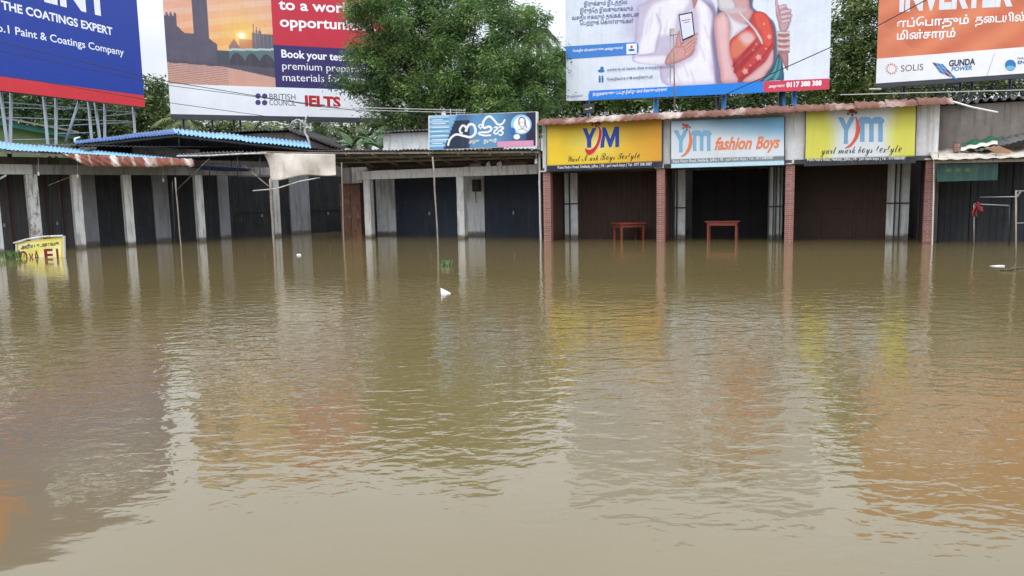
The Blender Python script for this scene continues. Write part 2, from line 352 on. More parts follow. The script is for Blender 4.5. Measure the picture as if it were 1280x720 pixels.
# ------------------------------------------------------------------ setting
def water():
    mb = MB(); mb.add([(-320, -120, 0), (320, -120, 0), (320, 420, 0), (-320, 420, 0)], [(0, 1, 2, 3)])
    m = bpy.data.materials.new('muddy_flood_water'); m.use_nodes = True; nt = m.node_tree; N = nt.nodes; L = nt.links
    b = N['Principled BSDF']; b.inputs['Roughness'].default_value = .045; b.inputs['IOR'].default_value = 1.4
    tc = N.new('ShaderNodeTexCoord')
    def noise(sc, rot, scale, det=2, rough=.5, dist=0.):
        mp = N.new('ShaderNodeMapping'); mp.inputs['Scale'].default_value = sc; mp.inputs['Rotation'].default_value = (0, 0, R(rot)); L.new(tc.outputs['Object'], mp.inputs['Vector'])
        n = N.new('ShaderNodeTexNoise'); n.inputs['Scale'].default_value = scale; n.inputs['Detail'].default_value = det; n.inputs['Roughness'].default_value = rough; n.inputs['Distortion'].default_value = dist
        L.new(mp.outputs['Vector'], n.inputs['Vector']); return n.outputs['Fac']
    def math_(op, a, b_=None, c=None):
        n = N.new('ShaderNodeMath'); n.operation = op
        for i, x in enumerate((a, b_, c)):
            if x is None: continue
            if isinstance(x, (int, float)): n.inputs[i].default_value = x
            else: L.new(x, n.inputs[i])
        return n.outputs[0]
    def ramp(x, a, b_, lo=0., hi=1.):
        n = N.new('ShaderNodeMapRange'); n.clamp = True; n.interpolation_type = 'SMOOTHSTEP'
        for i, q in enumerate((x, a, b_, lo, hi)):
            if isinstance(q, (int, float)): n.inputs[i].default_value = q
            else: L.new(q, n.inputs[i])
        return n.outputs[0]
    sx = N.new('ShaderNodeSeparateXYZ'); L.new(tc.outputs['Object'], sx.inputs[0]); X, Y = sx.outputs['X'], sx.outputs['Y']
    # distances in metres from the road edge: calm shallow water near it, wind ripples beyond, calm again by the shop fronts
    d = math_('ADD', Y, math_('MULTIPLY', X, .2))
    patch = noise((.35, .6, 1), 12, 1.0, 2)
    near = ramp(math_('ADD', d, math_('MULTIPLY', patch, 3.0)), 3.9, 6.2)
    far = ramp(Y, 7.0, 19.0, 1., .2)
    pat2 = ramp(noise((.12, .22, 1), -8, 1.0, 3), .36, .6, .45, 1.)
    amp = math_('MULTIPLY', math_('MULTIPLY', near, far), pat2)
    amp = math_('ADD', amp, .07)
    rip = noise((1.0, 1.55, 1), 9, 3.7, 2, .5, .5)
    rip2 = noise((1.0, 1.6, 1), -12, 9.0, 2, .5, .4)
    swell = noise((.5, 1.6, 1), 5, 1.1, 2, .5, .3)
    h = math_('ADD', math_('MULTIPLY', rip, .0105), math_('MULTIPLY', rip2, .0034))
    h = math_('MULTIPLY', h, amp)
    h = math_('ADD', h, math_('MULTIPLY', swell, .0035))
    bp = N.new('ShaderNodeBump'); bp.inputs['Strength'].default_value = 1; bp.inputs['Distance'].default_value = 1
    L.new(h, bp.inputs['Height']); L.new(bp.outputs['Normal'], b.inputs['Normal'])
    r = N.new('ShaderNodeValToRGB'); e = r.color_ramp.elements; e[0].position = .3; e[1].position = .7
    e[0].color = (.136, .104, .043, 1); e[1].color = (.162, .125, .054, 1)
    L.new(noise((.1, .16, 1), 5, 1.0, 4), r.inputs['Fac']); L.new(r.outputs['Color'], b.inputs['Base Color'])
    return tag(build('flood_water', mb, m, base=Vector((0, 0, 0)), recalc=False), kind='structure')
water()
mb = MB(); mb.add([(-1500, -1500, -.5), (1500, -1500, -.5), (1500, 1500, -.5), (-1500, 1500, -.5)], [(0, 1, 2, 3)])
tag(build('ground', mb, M['dirt'], base=Vector((0, 0, 0)), recalc=False), kind='structure')

# ------------------------------------------------------------------ facades
FY = fr_water((685, 302), (1155, 303.7))
FB = fr_water((460, 297), (574, 298))
FA = fr_water((10, 316), (345, 296))
def hb(x): return 243 - .0205 * (x - 640)
def fr_depth(xa, Ya, xb, Yb):
    a = atY(xa, 240, Ya); b = atY(xb, 240, Yb); return Fr(a, b)

def shutter(mb, fr, s0, s1, o, z0, z1, pitch=.11, d=.02, mid=None):
    d = d * .5
    """vertical-ribbed steel shutter with frame bars"""
    n = max(2, int((s1 - s0) / pitch)); w = (s1 - s0) / n
    mb.box(fr, s0, s1, o + d, o + d + .05, z0, z1)
    for i in range(n): mb.box(fr, s0 + i * w + w * .12, s0 + (i + 1) * w - w * .12, o, o + d - .002, z0, z1)
    for z in ([mid] if mid else []): mb.box(fr, s0 + .02, s1 - .02, o - .03, o - .003, z - .035, z + .035)

# ---- red-pillared clothing shops
tY = thing('shop_building', FY.w(5, 1, -.5), 'long single-storey shop block with three bays, red brick pillars and rusty roof edge', 'building')
sP = [FY.s(x) for x in (684.5, 825.8, 986, 1160)]
sL = sP[0] - .13; sR = FY.s(1168)
angf = lambda fr: -math.atan2(fr.u.y, fr.u.x)
for k_, fr_, sc_x in (('rustA', FA, 2.4), ('rustY', FY, .9)):
    M[k_] = pm('rusted_roof_steel_' + ('apron' if k_ == 'rustA' else 'edge'), (.25, .085, .05) if k_ == 'rustA' else (.16, .058, .034), .8, .35, 4, streak=(.75, .7, .64) if k_ == 'rustA' else (.6, .52, .45), samt=.95 if k_ == 'rustA' else .75, sscale=(sc_x, .35, .35), spots=(.11, .035, .02), spscale=5, spamt=.45, bump=.3, srot=angf(fr_))
ZL = 2.13; ZT = 3.62
mb = MB(); mb.use(M['white'])
mb.box(FY, sL, sR, .02, .2, ZL + .1, ZT)
build('upper_wall', mb, None, tY)
mb = MB(); mb.use(M['asbdark']); mb.box(FY, sL, sR, -.06, 1.62, ZL - .02, ZL + .09)
build('lintel_slab', mb, None, tY)
for s in sP:
    mb = MB(); mb.box(FY, s - .115, s + .115, -.02, .21, -.5, ZL - .025); build('pillar', mb, M['brick'], tY)
for i, s in enumerate(sP):
    mb = MB(); mb.box(FY, s - .05, s + .05, .215, 1.6, -.5, ZL - .025); build('partition_wall', mb, M['woodred'] if i != 1 else M['woodred'], tY)
mb = MB(); mb.box(FY, sL, sR, .25, 6.5, -.5, -.13); build('shop_floor', mb, M['concrete'], tY)
mb = MB(); mb.use(M['white']); mb.box(FY, sL, sR, 6.5, 6.7, -.5, ZT - .1); mb.box(FY, sL, sL + .15, 1.7, 6.5, -.5, ZT - .1); mb.box(FY, sR - .15, sR, 1.7, 6.5, -.5, ZT - .1)
build('outer_wall', mb, None, tY)
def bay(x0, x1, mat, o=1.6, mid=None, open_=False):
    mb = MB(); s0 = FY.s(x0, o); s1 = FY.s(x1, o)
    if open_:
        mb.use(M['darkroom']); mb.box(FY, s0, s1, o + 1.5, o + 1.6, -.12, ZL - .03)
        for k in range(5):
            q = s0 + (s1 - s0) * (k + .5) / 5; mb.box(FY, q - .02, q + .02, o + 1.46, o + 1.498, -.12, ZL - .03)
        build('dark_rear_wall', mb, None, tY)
    else:
        mb.use(mat); shutter(mb, FY, s0, s1, o, -.12, ZL - .03, .16, .02, mid)
        for k in (1, 2): q = s0 + (s1 - s0) * k / 3; mb.box(FY, q - .03, q + .03, o - .03, o - .003, -.12, .84 if mid else ZL - .06)
        build('shutter', mb, None, tY)
bay(722, 836, M['shutbrown'], mid=.95)
bay(856, 965, M['darkroom'], open_=True)
bay(990, 1108, M['shutbrown'], mid=.9)
def pier(x0, x1, o=1.5, bars=(), hb_=None, mat='panelwhite'):
    mb = MB(); mb.use(M[mat]); s0 = FY.s(x0, o); s1 = FY.s(x1, o); mb.box(FY, s0, s1, o, o + .12, -.12, ZL - .03); p = build('wall_pier', mb, None, tY)
    mb = MB()
    for b_ in bars: q = FY.s(b_, o - .05); mb.box(FY, q - .018, q + .018, o - .07, o - .03, -.12, ZL - .03)
    if hb_: mb.box(FY, s0 - .02, s1 + .02, o - .028, o - .004, hb_ - .02, hb_ + .02)
    if bars: build('gate_bars', mb, M['iron'], p)
pier(705, 722, bars=(705.5, 712.5), hb_=1.12)
pier(843, 856, bars=(839.5, 842.5, 846), hb_=.95)
pier(960, 977, bars=(960, 966, 969, 974), hb_=.95)
pier(1107, 1135, bars=(1117, 1123), hb_=1.0)
# rusty roof: curled front strip and the sheet behind
za = FY.h(672, 155, -.45)[1]; s0r = FY.s(671, -.45, 150); s1r = FY.s(1191, -.45, 128); z0r = FY.h(671, 156.5, -.45)[1]; z1r = FY.h(1191, 130, -.45)[1]
mb = MB(); mb.use(M['rustY'])
nseg = 15
for k in range(nseg):
    a = s0r + (s1r - s0r) * k / nseg; b_ = s0r + (s1r - s0r) * (k + 1) / nseg
    za = z0r + (z1r - z0r) * k / nseg + rng.uniform(-.015, .02); zb = z0r + (z1r - z0r) * (k + 1) / nseg + rng.uniform(-.015, .02); j = rng.uniform(-.04, .03)
    mb.corr(FY.w(a - .03, -.45 + j, za), FY.w(b_ + .03, -.45 + j, zb), FY.w(a - .03, .3, za + .26), FY.w(b_ + .03, .3, zb + .22), .2, .012, .005, rows=3, sag=-.05, jag=.05, seed=k)
mb.corr(FY.w(s0r, .28, z0r + .24), FY.w(s1r, .28, z1r + .24), FY.w(s0r, 6.9, z0r + .5), FY.w(s1r, 6.9, z1r + .5), .19, .02, .005)
build('roof', mb, None, tY)
for s in [sL + .06] + [x for x in sP[1:]]:
    q = s; mb = MB()
    mb.box(FY, q - .16, q + .1, -.09, -.065, ZL - .015, ZL + .02)
    mb.box(FY, q + .04, q + .1, -.12, -.064, ZL - .0, ZL + .12)
    build('bracket', mb, M['paint'], tY)
# dark sockets by the pillars
# ---- shop signs
def board(name, fr, quad, o, th, label, cat, edge, group=None, border=.03):
    """box board whose face fills the px quad TL,TR,BR,BL"""
    c = [fr.p(x, y, o) for x, y in quad]; loc = (c[2] + c[3]) / 2
    t = thing(name, loc, label, cat, group)
    mb = MB(); mb.use(edge)
    e = [c[0], c[1], c[2], c[3]]; cen = sum(e, Vector()) / 4
    ex = [p + (p - cen).normalized() * border for p in e]
    mb.prism([ex[0], ex[3], ex[2], ex[1]], fr.n * th); build('frame', mb, None, t)
    return t
def swoosh(mb, fr, o, x, y, s, col, bigw=1.):
    """curved j stroke: px centre-top at (x,y), s = height px"""
    cl = []; 
    for i in range(13):
        k = i / 12; xx = x + s * (.02 + .13 * math.sin(k * 2.2) - .42 * k ** 2.2); yy = y + s * k ** .95
        cl.append((xx, yy))
    L_ = []; R_ = []
    for i, (a, b_) in enumerate(cl):
        k = i / 12; w = s * .085 * bigw * math.sin(math.pi * min(1, .12 + k * .95)) ** .8 + .15
        d = (cl[min(12, i + 1)][0] - cl[max(0, i - 1)][0], cl[min(12, i + 1)][1] - cl[max(0, i - 1)][1]); l = math.hypot(*d); nx, ny = d[1] / l, -d[0] / l
        L_.append((a - nx * w, b_ - ny * w)); R_.append((a + nx * w, b_ + ny * w))
    mb.use(col); mb.poly(fr, L_ + R_[::-1], o)
def dots(mb, fr, o, x, y, s, c1, c2):
    mb.use(c1); mb.disc(fr, x, y, s * .09, o, ry=s * .075); mb.disc(fr, x - s * .12, y - s * .05, s * .045, o)
    mb.use(c2); mb.disc(fr, x - s * .12, y + s * .08, s * .04, o); mb.disc(fr, x + s * .12, y + s * .05, s * .045, o); mb.disc(fr, x + s * .01, y + s * .12, s * .04, o)

OS = -.14
DK = M['bezel']
# sign 1
q1 = [(684, 152), (827, 145), (827, 208.5), (684, 214)]
t1 = board('shop_sign', FY, q1, OS, .13, 'bright yellow shop sign with large blue and red letters above the first brick bay', 'sign', DK, 'shop signs')
def f1(u, v):
    if v > .88: return (24, 30, 58)
    d = math.hypot((u - .45) * 1.5, v - .45)
    c = mixc((238, 226, 130), (232, 196, 40), d * 2.2)
    c = mixc(c, (216, 146, 42), (u - .5) * 1.7)
    return mixc(c, (165, 120, 40), (.22 - v) * 2)
print_grid('printed_face', FY, q1, OS - .004, 60, 30, f1, t1)
mb = MB(); o = OS - .009
mb.use(ink(20, 66, 160)); Z9 = lambda q: [(700 + x / 9, 140 + y / 9) for x, y in q]
mb.poly(FY, Z9([(255, 182), (302, 182), (330, 262), (365, 180), (408, 178), (352, 310), (350, 400), (305, 402), (303, 310)]), o)
mb.poly(FY, Z9([(478, 172), (514, 172), (565, 305), (615, 165), (665, 162), (665, 392), (622, 395), (622, 265), (577, 395), (552, 395), (507, 268), (496, 398), (452, 402)]), o)
mb.use(ink(245, 240, 215)); 
sw = [(425, 150), (460, 190), (470, 250), (452, 330), (422, 400), (380, 455), (330, 480), (295, 460), (280, 400), (300, 418), (340, 422), (385, 392), (412, 345), (432, 280), (438, 210)]
mb.use(ink(240, 236, 215)); mb.bez(FY, [(700 + x / 9 + (-1 if 7 < i else 1) * .7, 140 + y / 9) for i, (x, y) in enumerate(sw)], o - .004)
mb.use(ink(205, 34, 38)); mb.bez(FY, [(700 + x / 9, 140 + y / 9) for x, y in sw], o - .009)
dots(mb, FY, o - .009, 745, 153, 36, ink(150, 40, 35), ink(90, 60, 50))
text(mb, FY, '\U0001D4B4\U0001D4B6\U0001D4C7\U0001D4C1 \u2133\U0001D4B6\U0001D4C7\U0001D4C0 \u212C\u2134\U0001D4CE\U0001D4C8 \U0001D4AF\u212F\U0001D4CD\U0001D4C9\U0001D4CE\U0001D4C1\u212F', (710, 202.5), (800, 197.5), 8, o, ink(25, 25, 35), .004)
text(mb, FY, 'Point Pedro Road, Nelliady, Jaffna. | FB : yarl mark boys | Tel : 077 308 5087', (697, 211), (815, 206.5), 3.4, o, ink(225, 225, 225), .012)
build('lettering', mb, None, t1, recalc=False)
# sign 2
q2 = [(839, 151.5), (980, 146), (980, 206), (839, 210)]
t2 = board('shop_sign', FY, q2, OS, .13, 'pale blue shop sign reading fashion Boys above the middle bay', 'sign', DK, 'shop signs')
def f2(u, v):
    if .80 < v < .92: return (116, 124, 132)
    c = mixc((112, 164, 198), (212, 220, 226), v * 2.6 + (.5 - u) * 1.1)
    if v > .92: c = (188, 222, 234)
    return c
print_grid('printed_face', FY, q2, OS - .004, 60, 40, f2, t2)
mb = MB()
LB = ink(122, 172, 204)
text(mb, FY, 'Y', (842, 189), (860, 188.7), 25, o, LB, .045)
def em(mb, x, y, w, h, col):   # rounded small-m
    mb.use(col); s = w / 5
    for k in (0, 2, 4): mb.poly(FY, [(x + k * s, y), (x + (k + 1) * s, y), (x + (k + 1) * s, y - h * .8), (x + k * s, y - h * .8)], o)
    mb.bez(FY, [(x, y - h * .78), (x, y - h), (x + s * 2, y - h * 1.02), (x + s * 2.5, y - h * .93), (x + s * 3.2, y - h * 1.02), (x + w * .95, y - h), (x + w, y - h * .78)], o - .004)
em(mb, 866, 188.6, 22, 25, LB)
mb.use(ink(222, 120, 76)); mb.bez(FY, [(830 + x / 8, 140 + y / 8) for x, y in ((248, 175), (275, 230), (282, 300), (266, 365), (235, 410), (195, 438), (165, 442), (200, 418), (230, 372), (246, 320), (252, 260))], o - .008)
dots(mb, FY, o - .008, 858, 157.5, 34, ink(196, 66, 48), ink(90, 130, 165))
text(mb, FY, 'fashion', (893, 187), (940, 185.8), 15, o, ink(226, 128, 82), .03, .35)
text(mb, FY, 'Boys', (944.5, 185.8), (975, 184.5), 15, o, ink(226, 128, 82), .03, .35)
text(mb, FY, 'Point Pedro Road, Nelliady, Jaffna | FB : yarl mark boys | Tel : 0773085087', (841, 203.4), (967, 198.6), 3.4, o, ink(230, 230, 230), .012)
build('lettering', mb, None, t2, recalc=False)
# sign 3
q3 = [(1008, 134.5), (1145, 131), (1143, 203), (1006.5, 207)]
t3 = board('shop_sign', FY, q3, OS, .13, 'lime yellow and white shop sign with pale blue letters above the right brick bay', 'sign', DK, 'shop signs')
def f3(u, v):
    if v > .89: return (36, 40, 46)
    d = abs(u - .5) * 2 + .18 * math.sin(v * 3) * (1 if u < .5 else .6)
    return mixc((214, 220, 224), (212, 208, 84), (d - .52) * 4)
print_grid('printed_face', FY, q3, OS - .004, 70, 30, f3, t3)
mb = MB()
LB = ink(116, 160, 196)
text(mb, FY, 'Y', (1046.5, 178), (1068, 177.5), 30, o, LB, .045)
em(mb, 1075, 177, 28.5, 30, LB)
mb.use(ink(216, 84, 58)); mb.bez(FY, [(990 + x / 7.53, 130 + y / 7.53) for x, y in ((600, 115), (632, 180), (640, 250), (622, 310), (590, 360), (545, 403), (497, 412), (540, 382), (578, 330), (598, 270), (604, 200))], o - .008)
dots(mb, FY, o - .008, 1065, 139, 40, ink(170, 40, 40), ink(70, 100, 110))
text(mb, FY, '\U0001D4CE\U0001D4B6\U0001D4C7\U0001D4C1 \U0001D4C2\U0001D4B6\U0001D4C7\U0001D4C0 \U0001D4B7\u2134\U0001D4CE\U0001D4C8 \U0001D4C9\u212F\U0001D4CD\U0001D4C9\U0001D4CE\U0001D4C1\u212F', (1026, 192.5), (1127, 190), 10, o, ink(50, 52, 50), .004)
text(mb, FY, 'Point Pedro Road, Nelliady, Jaffna | FB : yarl mark boys | Tel : 0773085087', (1009, 201.3), (1132, 199), 3.4, o, ink(225, 225, 225), .012)
build('lettering', mb, None, t3, recalc=False)

# ---- tables standing in the flood
def table(fr, x0, x1, ytop, yb, o, depth, label, skew=0):
    s0 = fr.s(x0, o, ytop); s1 = fr.s(x1, o, ytop); z = fr.h((x0 + x1) / 2, ytop, o)[1]
    c = fr.w((s0 + s1) / 2, o + depth / 2, -.13)
    a = math.atan2(fr.u.y, fr.u.x) + skew
    lf = Fr(c, c + Vector((math.cos(a), math.sin(a), 0))); w = (s1 - s0) / 2; d = depth / 2
    t = thing('table', c, label, 'table', 'red wooden tables in the flooded bays')
    mb = MB(); mb.box(lf, -w, w, -d, d, z - .03, z); build('tabletop', mb, M['redwood'], t)
    mb = MB(); k = w * .82; e = d * .8
    for o_ in (-e, e): mb.box(lf, -k + .03, k - .03, o_ - .012, o_ + .012, z - .13, z - .033)
    for s in (-k, k): mb.box(lf, s - .012, s + .012, -e + .03, e - .03, z - .13, z - .033)
    build('apron', mb, M['redwood'], t)
    for s in (-k, k):
        for o_ in (-e, e): mb = MB(); mb.box(lf, s - .025, s + .025, o_ - .025, o_ + .025, -.13, z - .032); build('leg', mb, M['redwood'], t)
    return t
table(FY, 765, 800, 279, 302, .45, .72, 'red wooden table standing slightly turned in flood water under the yellow sign', .62)
table(FY, 881, 924, 276.5, 302, .9, .5, 'red wooden table standing square in the flood under the pale blue sign')

# ---- small things on the clothing shops' roof
tb = thing('mast', FY.p(843.5, 136, -.2), 'thin rusty antenna mast with a pale box rising from the roof before the wedding billboard', 'antenna')
mb = MB(); p0 = FY.p(843.5, 137, -.2); p1 = FY.p(842, 43, -.2); mb.tube([p0, p1], .022, 6, .016); build('pole', mb, M['wood'], tb)
mb = MB(); mb.tube([p1 + FY.u * -.1, p1 + FY.u * .1], .014, 6); mb.tube([p1 + FY.u * -.09, p1 + FY.u * -.09 + Vector((0, 0, -1.3))], .01, 6); build('side_rod', mb, M['steel'], tb)
mb = MB(); mb.box(FY, FY.h(839.5, 44, -.2)[0] - .05, FY.h(839.5, 44, -.2)[0] + .06, -.26, -.14, p1.z - .02, p1.z + .16); build('box', mb, M['palesheet'], tb)
qb = [(729, 130), (742, 129.5), (742, 140), (729, 141)]
t = board('notice_board', FY, qb, -.1, .06, 'small black notice board on the rusty roof above the bright yellow sign', 'sign', M['iron'], None, .01)
mb = MB(); mb.use(ink(190, 190, 190)); mb.poly(FY, [(731, 136), (736, 135.8), (736, 137), (731, 137.2)], -.106); mb.poly(FY, [(737, 134.2), (740, 134), (740, 136), (737, 136.2)], -.106); build('notice_sheet', mb, None, t, recalc=False)
mb = MB(); mb.tube([FY.p(735.5, 141, -.07), FY.p(735.5, 150, -.07)], .02, 6); build('stand', mb, M['iron'], t)

# ---- grey-roofed middle shops
FBs0 = FB.s(446); FBs1 = FB.s(672.5)
tB = thing('shop_building', FB.w(3, 1, -.5), 'middle shop block with navy shutters, white front columns and a grey sheet roof', 'building')
mb = MB(); mb.use(M['column']); sA, sB_ = FB.s(446, 0, 216), FB.s(673, 0, 216)
mb.box(FB, sA, sB_, -.02, .24, 2.1, 2.4); build('beam', mb, None, tB)
for x in (460.5, 576.5):
    s = FB.s(x); mb = MB(); mb.box(FB, s - .14, s + .14, 0, .22, -.5, 2.097); build('column', mb, M['column'], tB)
OB = 1.9
for x0, x1 in ((472, 495), (582, 606)):
    mb = MB(); mb.box(FB, FB.s(x0, OB), FB.s(x1, OB), OB, OB + .15, -.5, 2.5); build('wall_pier', mb, M['panelwhite'], tB)
for x0, x1 in ((455, 472), (495, 582), (606, 680)):
    mb = MB(); shutter(mb, FB, FB.s(x0, OB + .05) + .003, FB.s(x1, OB + .05) - .003, OB + .05, -.15, 2.5, .12, .018, 1.05 if x0 < 480 else None); sh = build('shutter', mb, M['shutnavy'] if x0 > 480 else M['shutdark'], tB); sc2 = (FB.s(x0, OB) + FB.s(x1, OB)) / 2; mb = MB(); mb.box(FB, sc2 - .03, sc2 + .03, OB + .0, OB + .045, .75, .87); build('handle', mb, M['steel'], sh)
s0, s1 = FB.s(440, OB), FB.s(681, OB)
mb = MB(); mb.box(FB, s0, s1, .3, 6, -.5, -.16); build('shop_floor', mb, M['concrete'], tB)
mb = MB(); mb.box(FB, s0, s1, OB + .16, OB + .3, -.5, 2.75); mb.box(FB, s0, s1, 5.8, 6, -.5, 2.75); mb.box(FB, s0, s0 + .15, OB + .3, 5.8, -.5, 2.75); mb.box(FB, s1 - .15, s1, OB + .3, 5.8, -.5, 2.75); build('wall', mb, M['greywall'], tB)
sr0, sr1 = FB.s(384, -1.3, 190), FB.s(673, -1.3, 190); zb = 2.6
zl_, zr_ = FB.h(384, 188, -1.3)[1], FB.h(673, 186.5, -1.3)[1]; zf = zr_
mb = MB(); mb.use(M['asb'])
mb.corr(FB.w(sr0, -1.3, zl_), FB.w(sr1, -1.3, zr_), FB.w(sr0, .6, zb), FB.w(sr1, .6, zb), .146, .024, .008, rows=1, jag=.01, seed=4)
mb.corr(FB.w(sr0, .55, zb + .03), FB.w(sr1, .55, zb + .03), FB.w(sr0, 6.2, zb + .2), FB.w(sr1, 6.2, zb + .2), .146, .024, .008)
rf = build('roof', mb, None, tB)
mb = MB()
for k, o_ in enumerate((-1.22, -.7, -.15)):
    k0 = (o_ + 1.3) / 1.9; mb.bar(FB.w(sr0 + .02, o_, zl_ + (zb - zl_) * k0 - .075), FB.w(sr1 - .02, o_, zr_ + (zb - zr_) * k0 - .075), .05, .06)
for k in range(8):
    s = sr0 + (sr1 - sr0) * (k + .5) / 8; zz = zl_ + (zr_ - zl_) * (k + .5) / 8; mb.bar(FB.w(s, -1.28, zz - .13), FB.w(s, .2, zz + (zb - zz) * .79 - .13), .04, .05)
build('purlin', mb, M['wood'], rf)
# clutter between beam and roof
for i, (x, y, w, h, m, nm, lb) in enumerate(((595, 207, 17, 6, 'wood', 'timber_offcut', 'brown timber offcuts stored on the beam left of the white scraps'), (645, 206.5, 30, 6, 'cabwood', 'timber_board', 'reddish boards stored on the beam under the grey roof by the white lamp'))):
    mb = MB(); s, z = FB.h(x, y, .1); ww = w / 2 * .0275
    for k in range(4): mb.box(FB, s - ww + k * .03, s + ww - k * .05, .02 + k * .05, .06 + k * .05, 2.402 + (k % 2) * .06, 2.45 + (k % 2) * .06)
    tag(build(nm, mb, M[m]), lb, 'timber')
for i, (x, lb) in enumerate(((610, 'crumpled pale scrap of plastic on the beam, left of the larger white one'), (624, 'white triangular plastic scrap lying on the beam of the middle shops'))):
    mb = MB(); s = FB.s(x, .06, 207); w = .1 if i else .08
    mb.sheet(lambda u, v: FB.w(s + (u - .5) * 2.4 * w * (1 - v * .6), .05 + .06 * v + .02 * math.sin(9 * u), 2.405 + v * .15 + .02 * math.sin(7 * u + 3 * v)), 6, 4, .002, FB.n)
    tag(build('plastic_scrap', mb, M['plastic']), lb, 'litter', 'plastic scraps on the beam')
# hanging objects
mb = MB(); s, z = FB.h(595, 232, OB - .12)
n = 16; pts = [FB.w(s + .17 * max(-.85, min(.85, 1.2 * math.cos(2 * math.pi * i / n))), OB - .16, z + .25 * max(-.85, min(.85, 1.2 * math.sin(2 * math.pi * i / n)))) for i in range(n)]
mb.prism(pts, FB.n * .15); mb.tube([FB.w(s - .05, OB - .08, z - .2), FB.w(s - .05, OB - .05, z - .62)], .012, 6)
tag(build('meter_box', mb, M['asbdark']), 'dark rounded meter box with dangling wire on the white pier', 'meter box')
# cabinet
tc_ = thing('cabinet', FB.p(438, 299, .3), 'old brown wooden cabinet between the two shop blocks', 'cabinet')
s0, s1 = FB.s(427, .3), FB.s(452, .3); zt = FB.h(438, 229, .3)[1]
mb = MB()
mb.box(FB, s0, s0 + .06, .3, .8, -.5, zt); mb.box(FB, s1 - .06, s1, .3, .8, -.5, zt); mb.box(FB, s0 + .06, s1 - .06, .76, .8, -.5, zt); mb.box(FB, s0 + .062, s1 - .062, .3, .758, zt - .05, zt)
build('frame', mb, M['cabwood'], tc_)
for k, (a, b_) in enumerate(((s0 + .08, (s0 + s1) / 2 - .02), ((s0 + s1) / 2 + .0, s1 - .08))):
    mb = MB(); mb.use(M['cabwood']); mb.box(FB, a, b_, .33, .36, -.1, zt - .07)
    for z in (.1, .55, 1.0): mb.box(FB, a + .05, b_ - .05, .318, .328, z, z + .38)
    d = build('door', mb, None, tc_)
    mb = MB(); mb.box(FB, b_ - .05, b_ - .03, .3, .317, .7, .8); build('handle', mb, M['steel'], d)
# poles
def pole(pa, pb, r, m, label, r2=None, bend=0., name='pole', group='poles propping the shop roofs'):
    mb = MB(); pa, pb = Vector(pa), Vector(pb); side = Vector((1, 0, 0))
    mb.tube([pa.lerp(pb, k / 6) + side * bend * math.sin(math.pi * k / 6) + side * rng.uniform(-.008, .008) for k in range(7)], r, 8, r2)
    return tag(build(name, mb, m), label, 'pole', group)
def down(p, z=-.45, lean=(0, 0)): return Vector((p.x + lean[0], p.y + lean[1], z))
def water_pole(xt, yt, xb, yb, r, m, label, **k):
    b = onZ(xb, yb); t = atY(xt, yt, b.y); d = (b - t); b2 = t + d * ((t.z + .45) / (t.z - b.z)); return pole(b2, t, r, m, label, **k)
water_pole(541, 196, 547.5, 308, .024, M['wood'], 'leaning pale wooden pole before the navy shutters under the blue script sign')
water_pole(674, 184, 676, 301.5, .035, M['paint'], 'white pole beside the leftmost red brick pillar')
water_pole(427, 203, 429.5, 299.5, .025, M['wood'], 'thin grey pole standing before the brown wooden cabinet')
water_pole(337.5, 224, 342.5, 308.5, .038, M['wood'], 'rough grey pole holding up the beige tarpaulin')
water_pole(219, 222, 226, 307, .022, M['wood'], 'thin bare pole with a slanted brace beside the fourth white column')
water_pole(215.5, 226, 219, 306, .014, M['iron'], 'thin dark iron rod beside the braced pole')
water_pole(1167.5, 200, 1165.5, 306, .018, M['paint'], 'white pole beside the rightmost red brick pillar')
# tarp and awning
FT = fr_depth(222, 27.5, 420, 27)
tT = thing('tarpaulin', FT.p(375, 225, 0), 'beige tarpaulin hung from the roof edge beside the rusty canopy', 'tarpaulin')
TL, TR, BRr, BL = (329, 191), (419, 193), (420, 218.5), (337, 226)
def tarp(u, v):
    x = (TL[0] + (TR[0] - TL[0]) * u) * (1 - v) + (BL[0] + (BRr[0] - BL[0]) * u) * v
    y = (TL[1] + (TR[1] - TL[1]) * u) * (1 - v) + (BL[1] + (BRr[1] - BL[1]) * u) * v
    if u < .12: x += (.12 - u) * 30 * math.sin(math.pi * v)
    y += 2.0 * math.sin(math.pi * u) * v * -1 + 1.2 * v * math.sin(9 * u)
    o_ = .05 * math.sin(u * 7.3 + v * 2.2) + .018 * math.sin(u * 17 - v * 4 + 1) + .02 * math.sin(v * 4 + u * 5)
    if u < .15 : o_ += (.15 - u) * 1.2
    return FT.p(x, y, o_)
mb = MB(); mb.sheet(tarp, 60, 20, .004, FT.n); build('sheet', mb, M['tarp'], tT)
mb = MB(); mb.tube([FT.p(326, 190, .06), FT.p(423, 192, .06)], .025, 8); build('rail', mb, M['wood'], tT)
def stick(px, o, m, r, label, group='sticks and braces under the roofs', fr=FT):
    mb = MB(); mb.tube([fr.p(x, y, oo) for (x, y), oo in zip(px, o)], r, 6)
    return tag(build('stick', mb, m), label, 'stick', group)
stick([(316, 238.5), (345, 236), (375, 226.5), (400, 222)], (-.1, -.1, .05, .15), M['paint'], .022, 'pale bent stick under the tarpaulin')
stick([(305, 207), (336, 233)], (.3, -.02), M['wood'], .024, 'grey slanted stick left of the tarpaulin')
stick([(220, 238), (262, 198)], (.2, .2), M['wood'], .022, 'grey slanted brace tied to the thin bare pole')
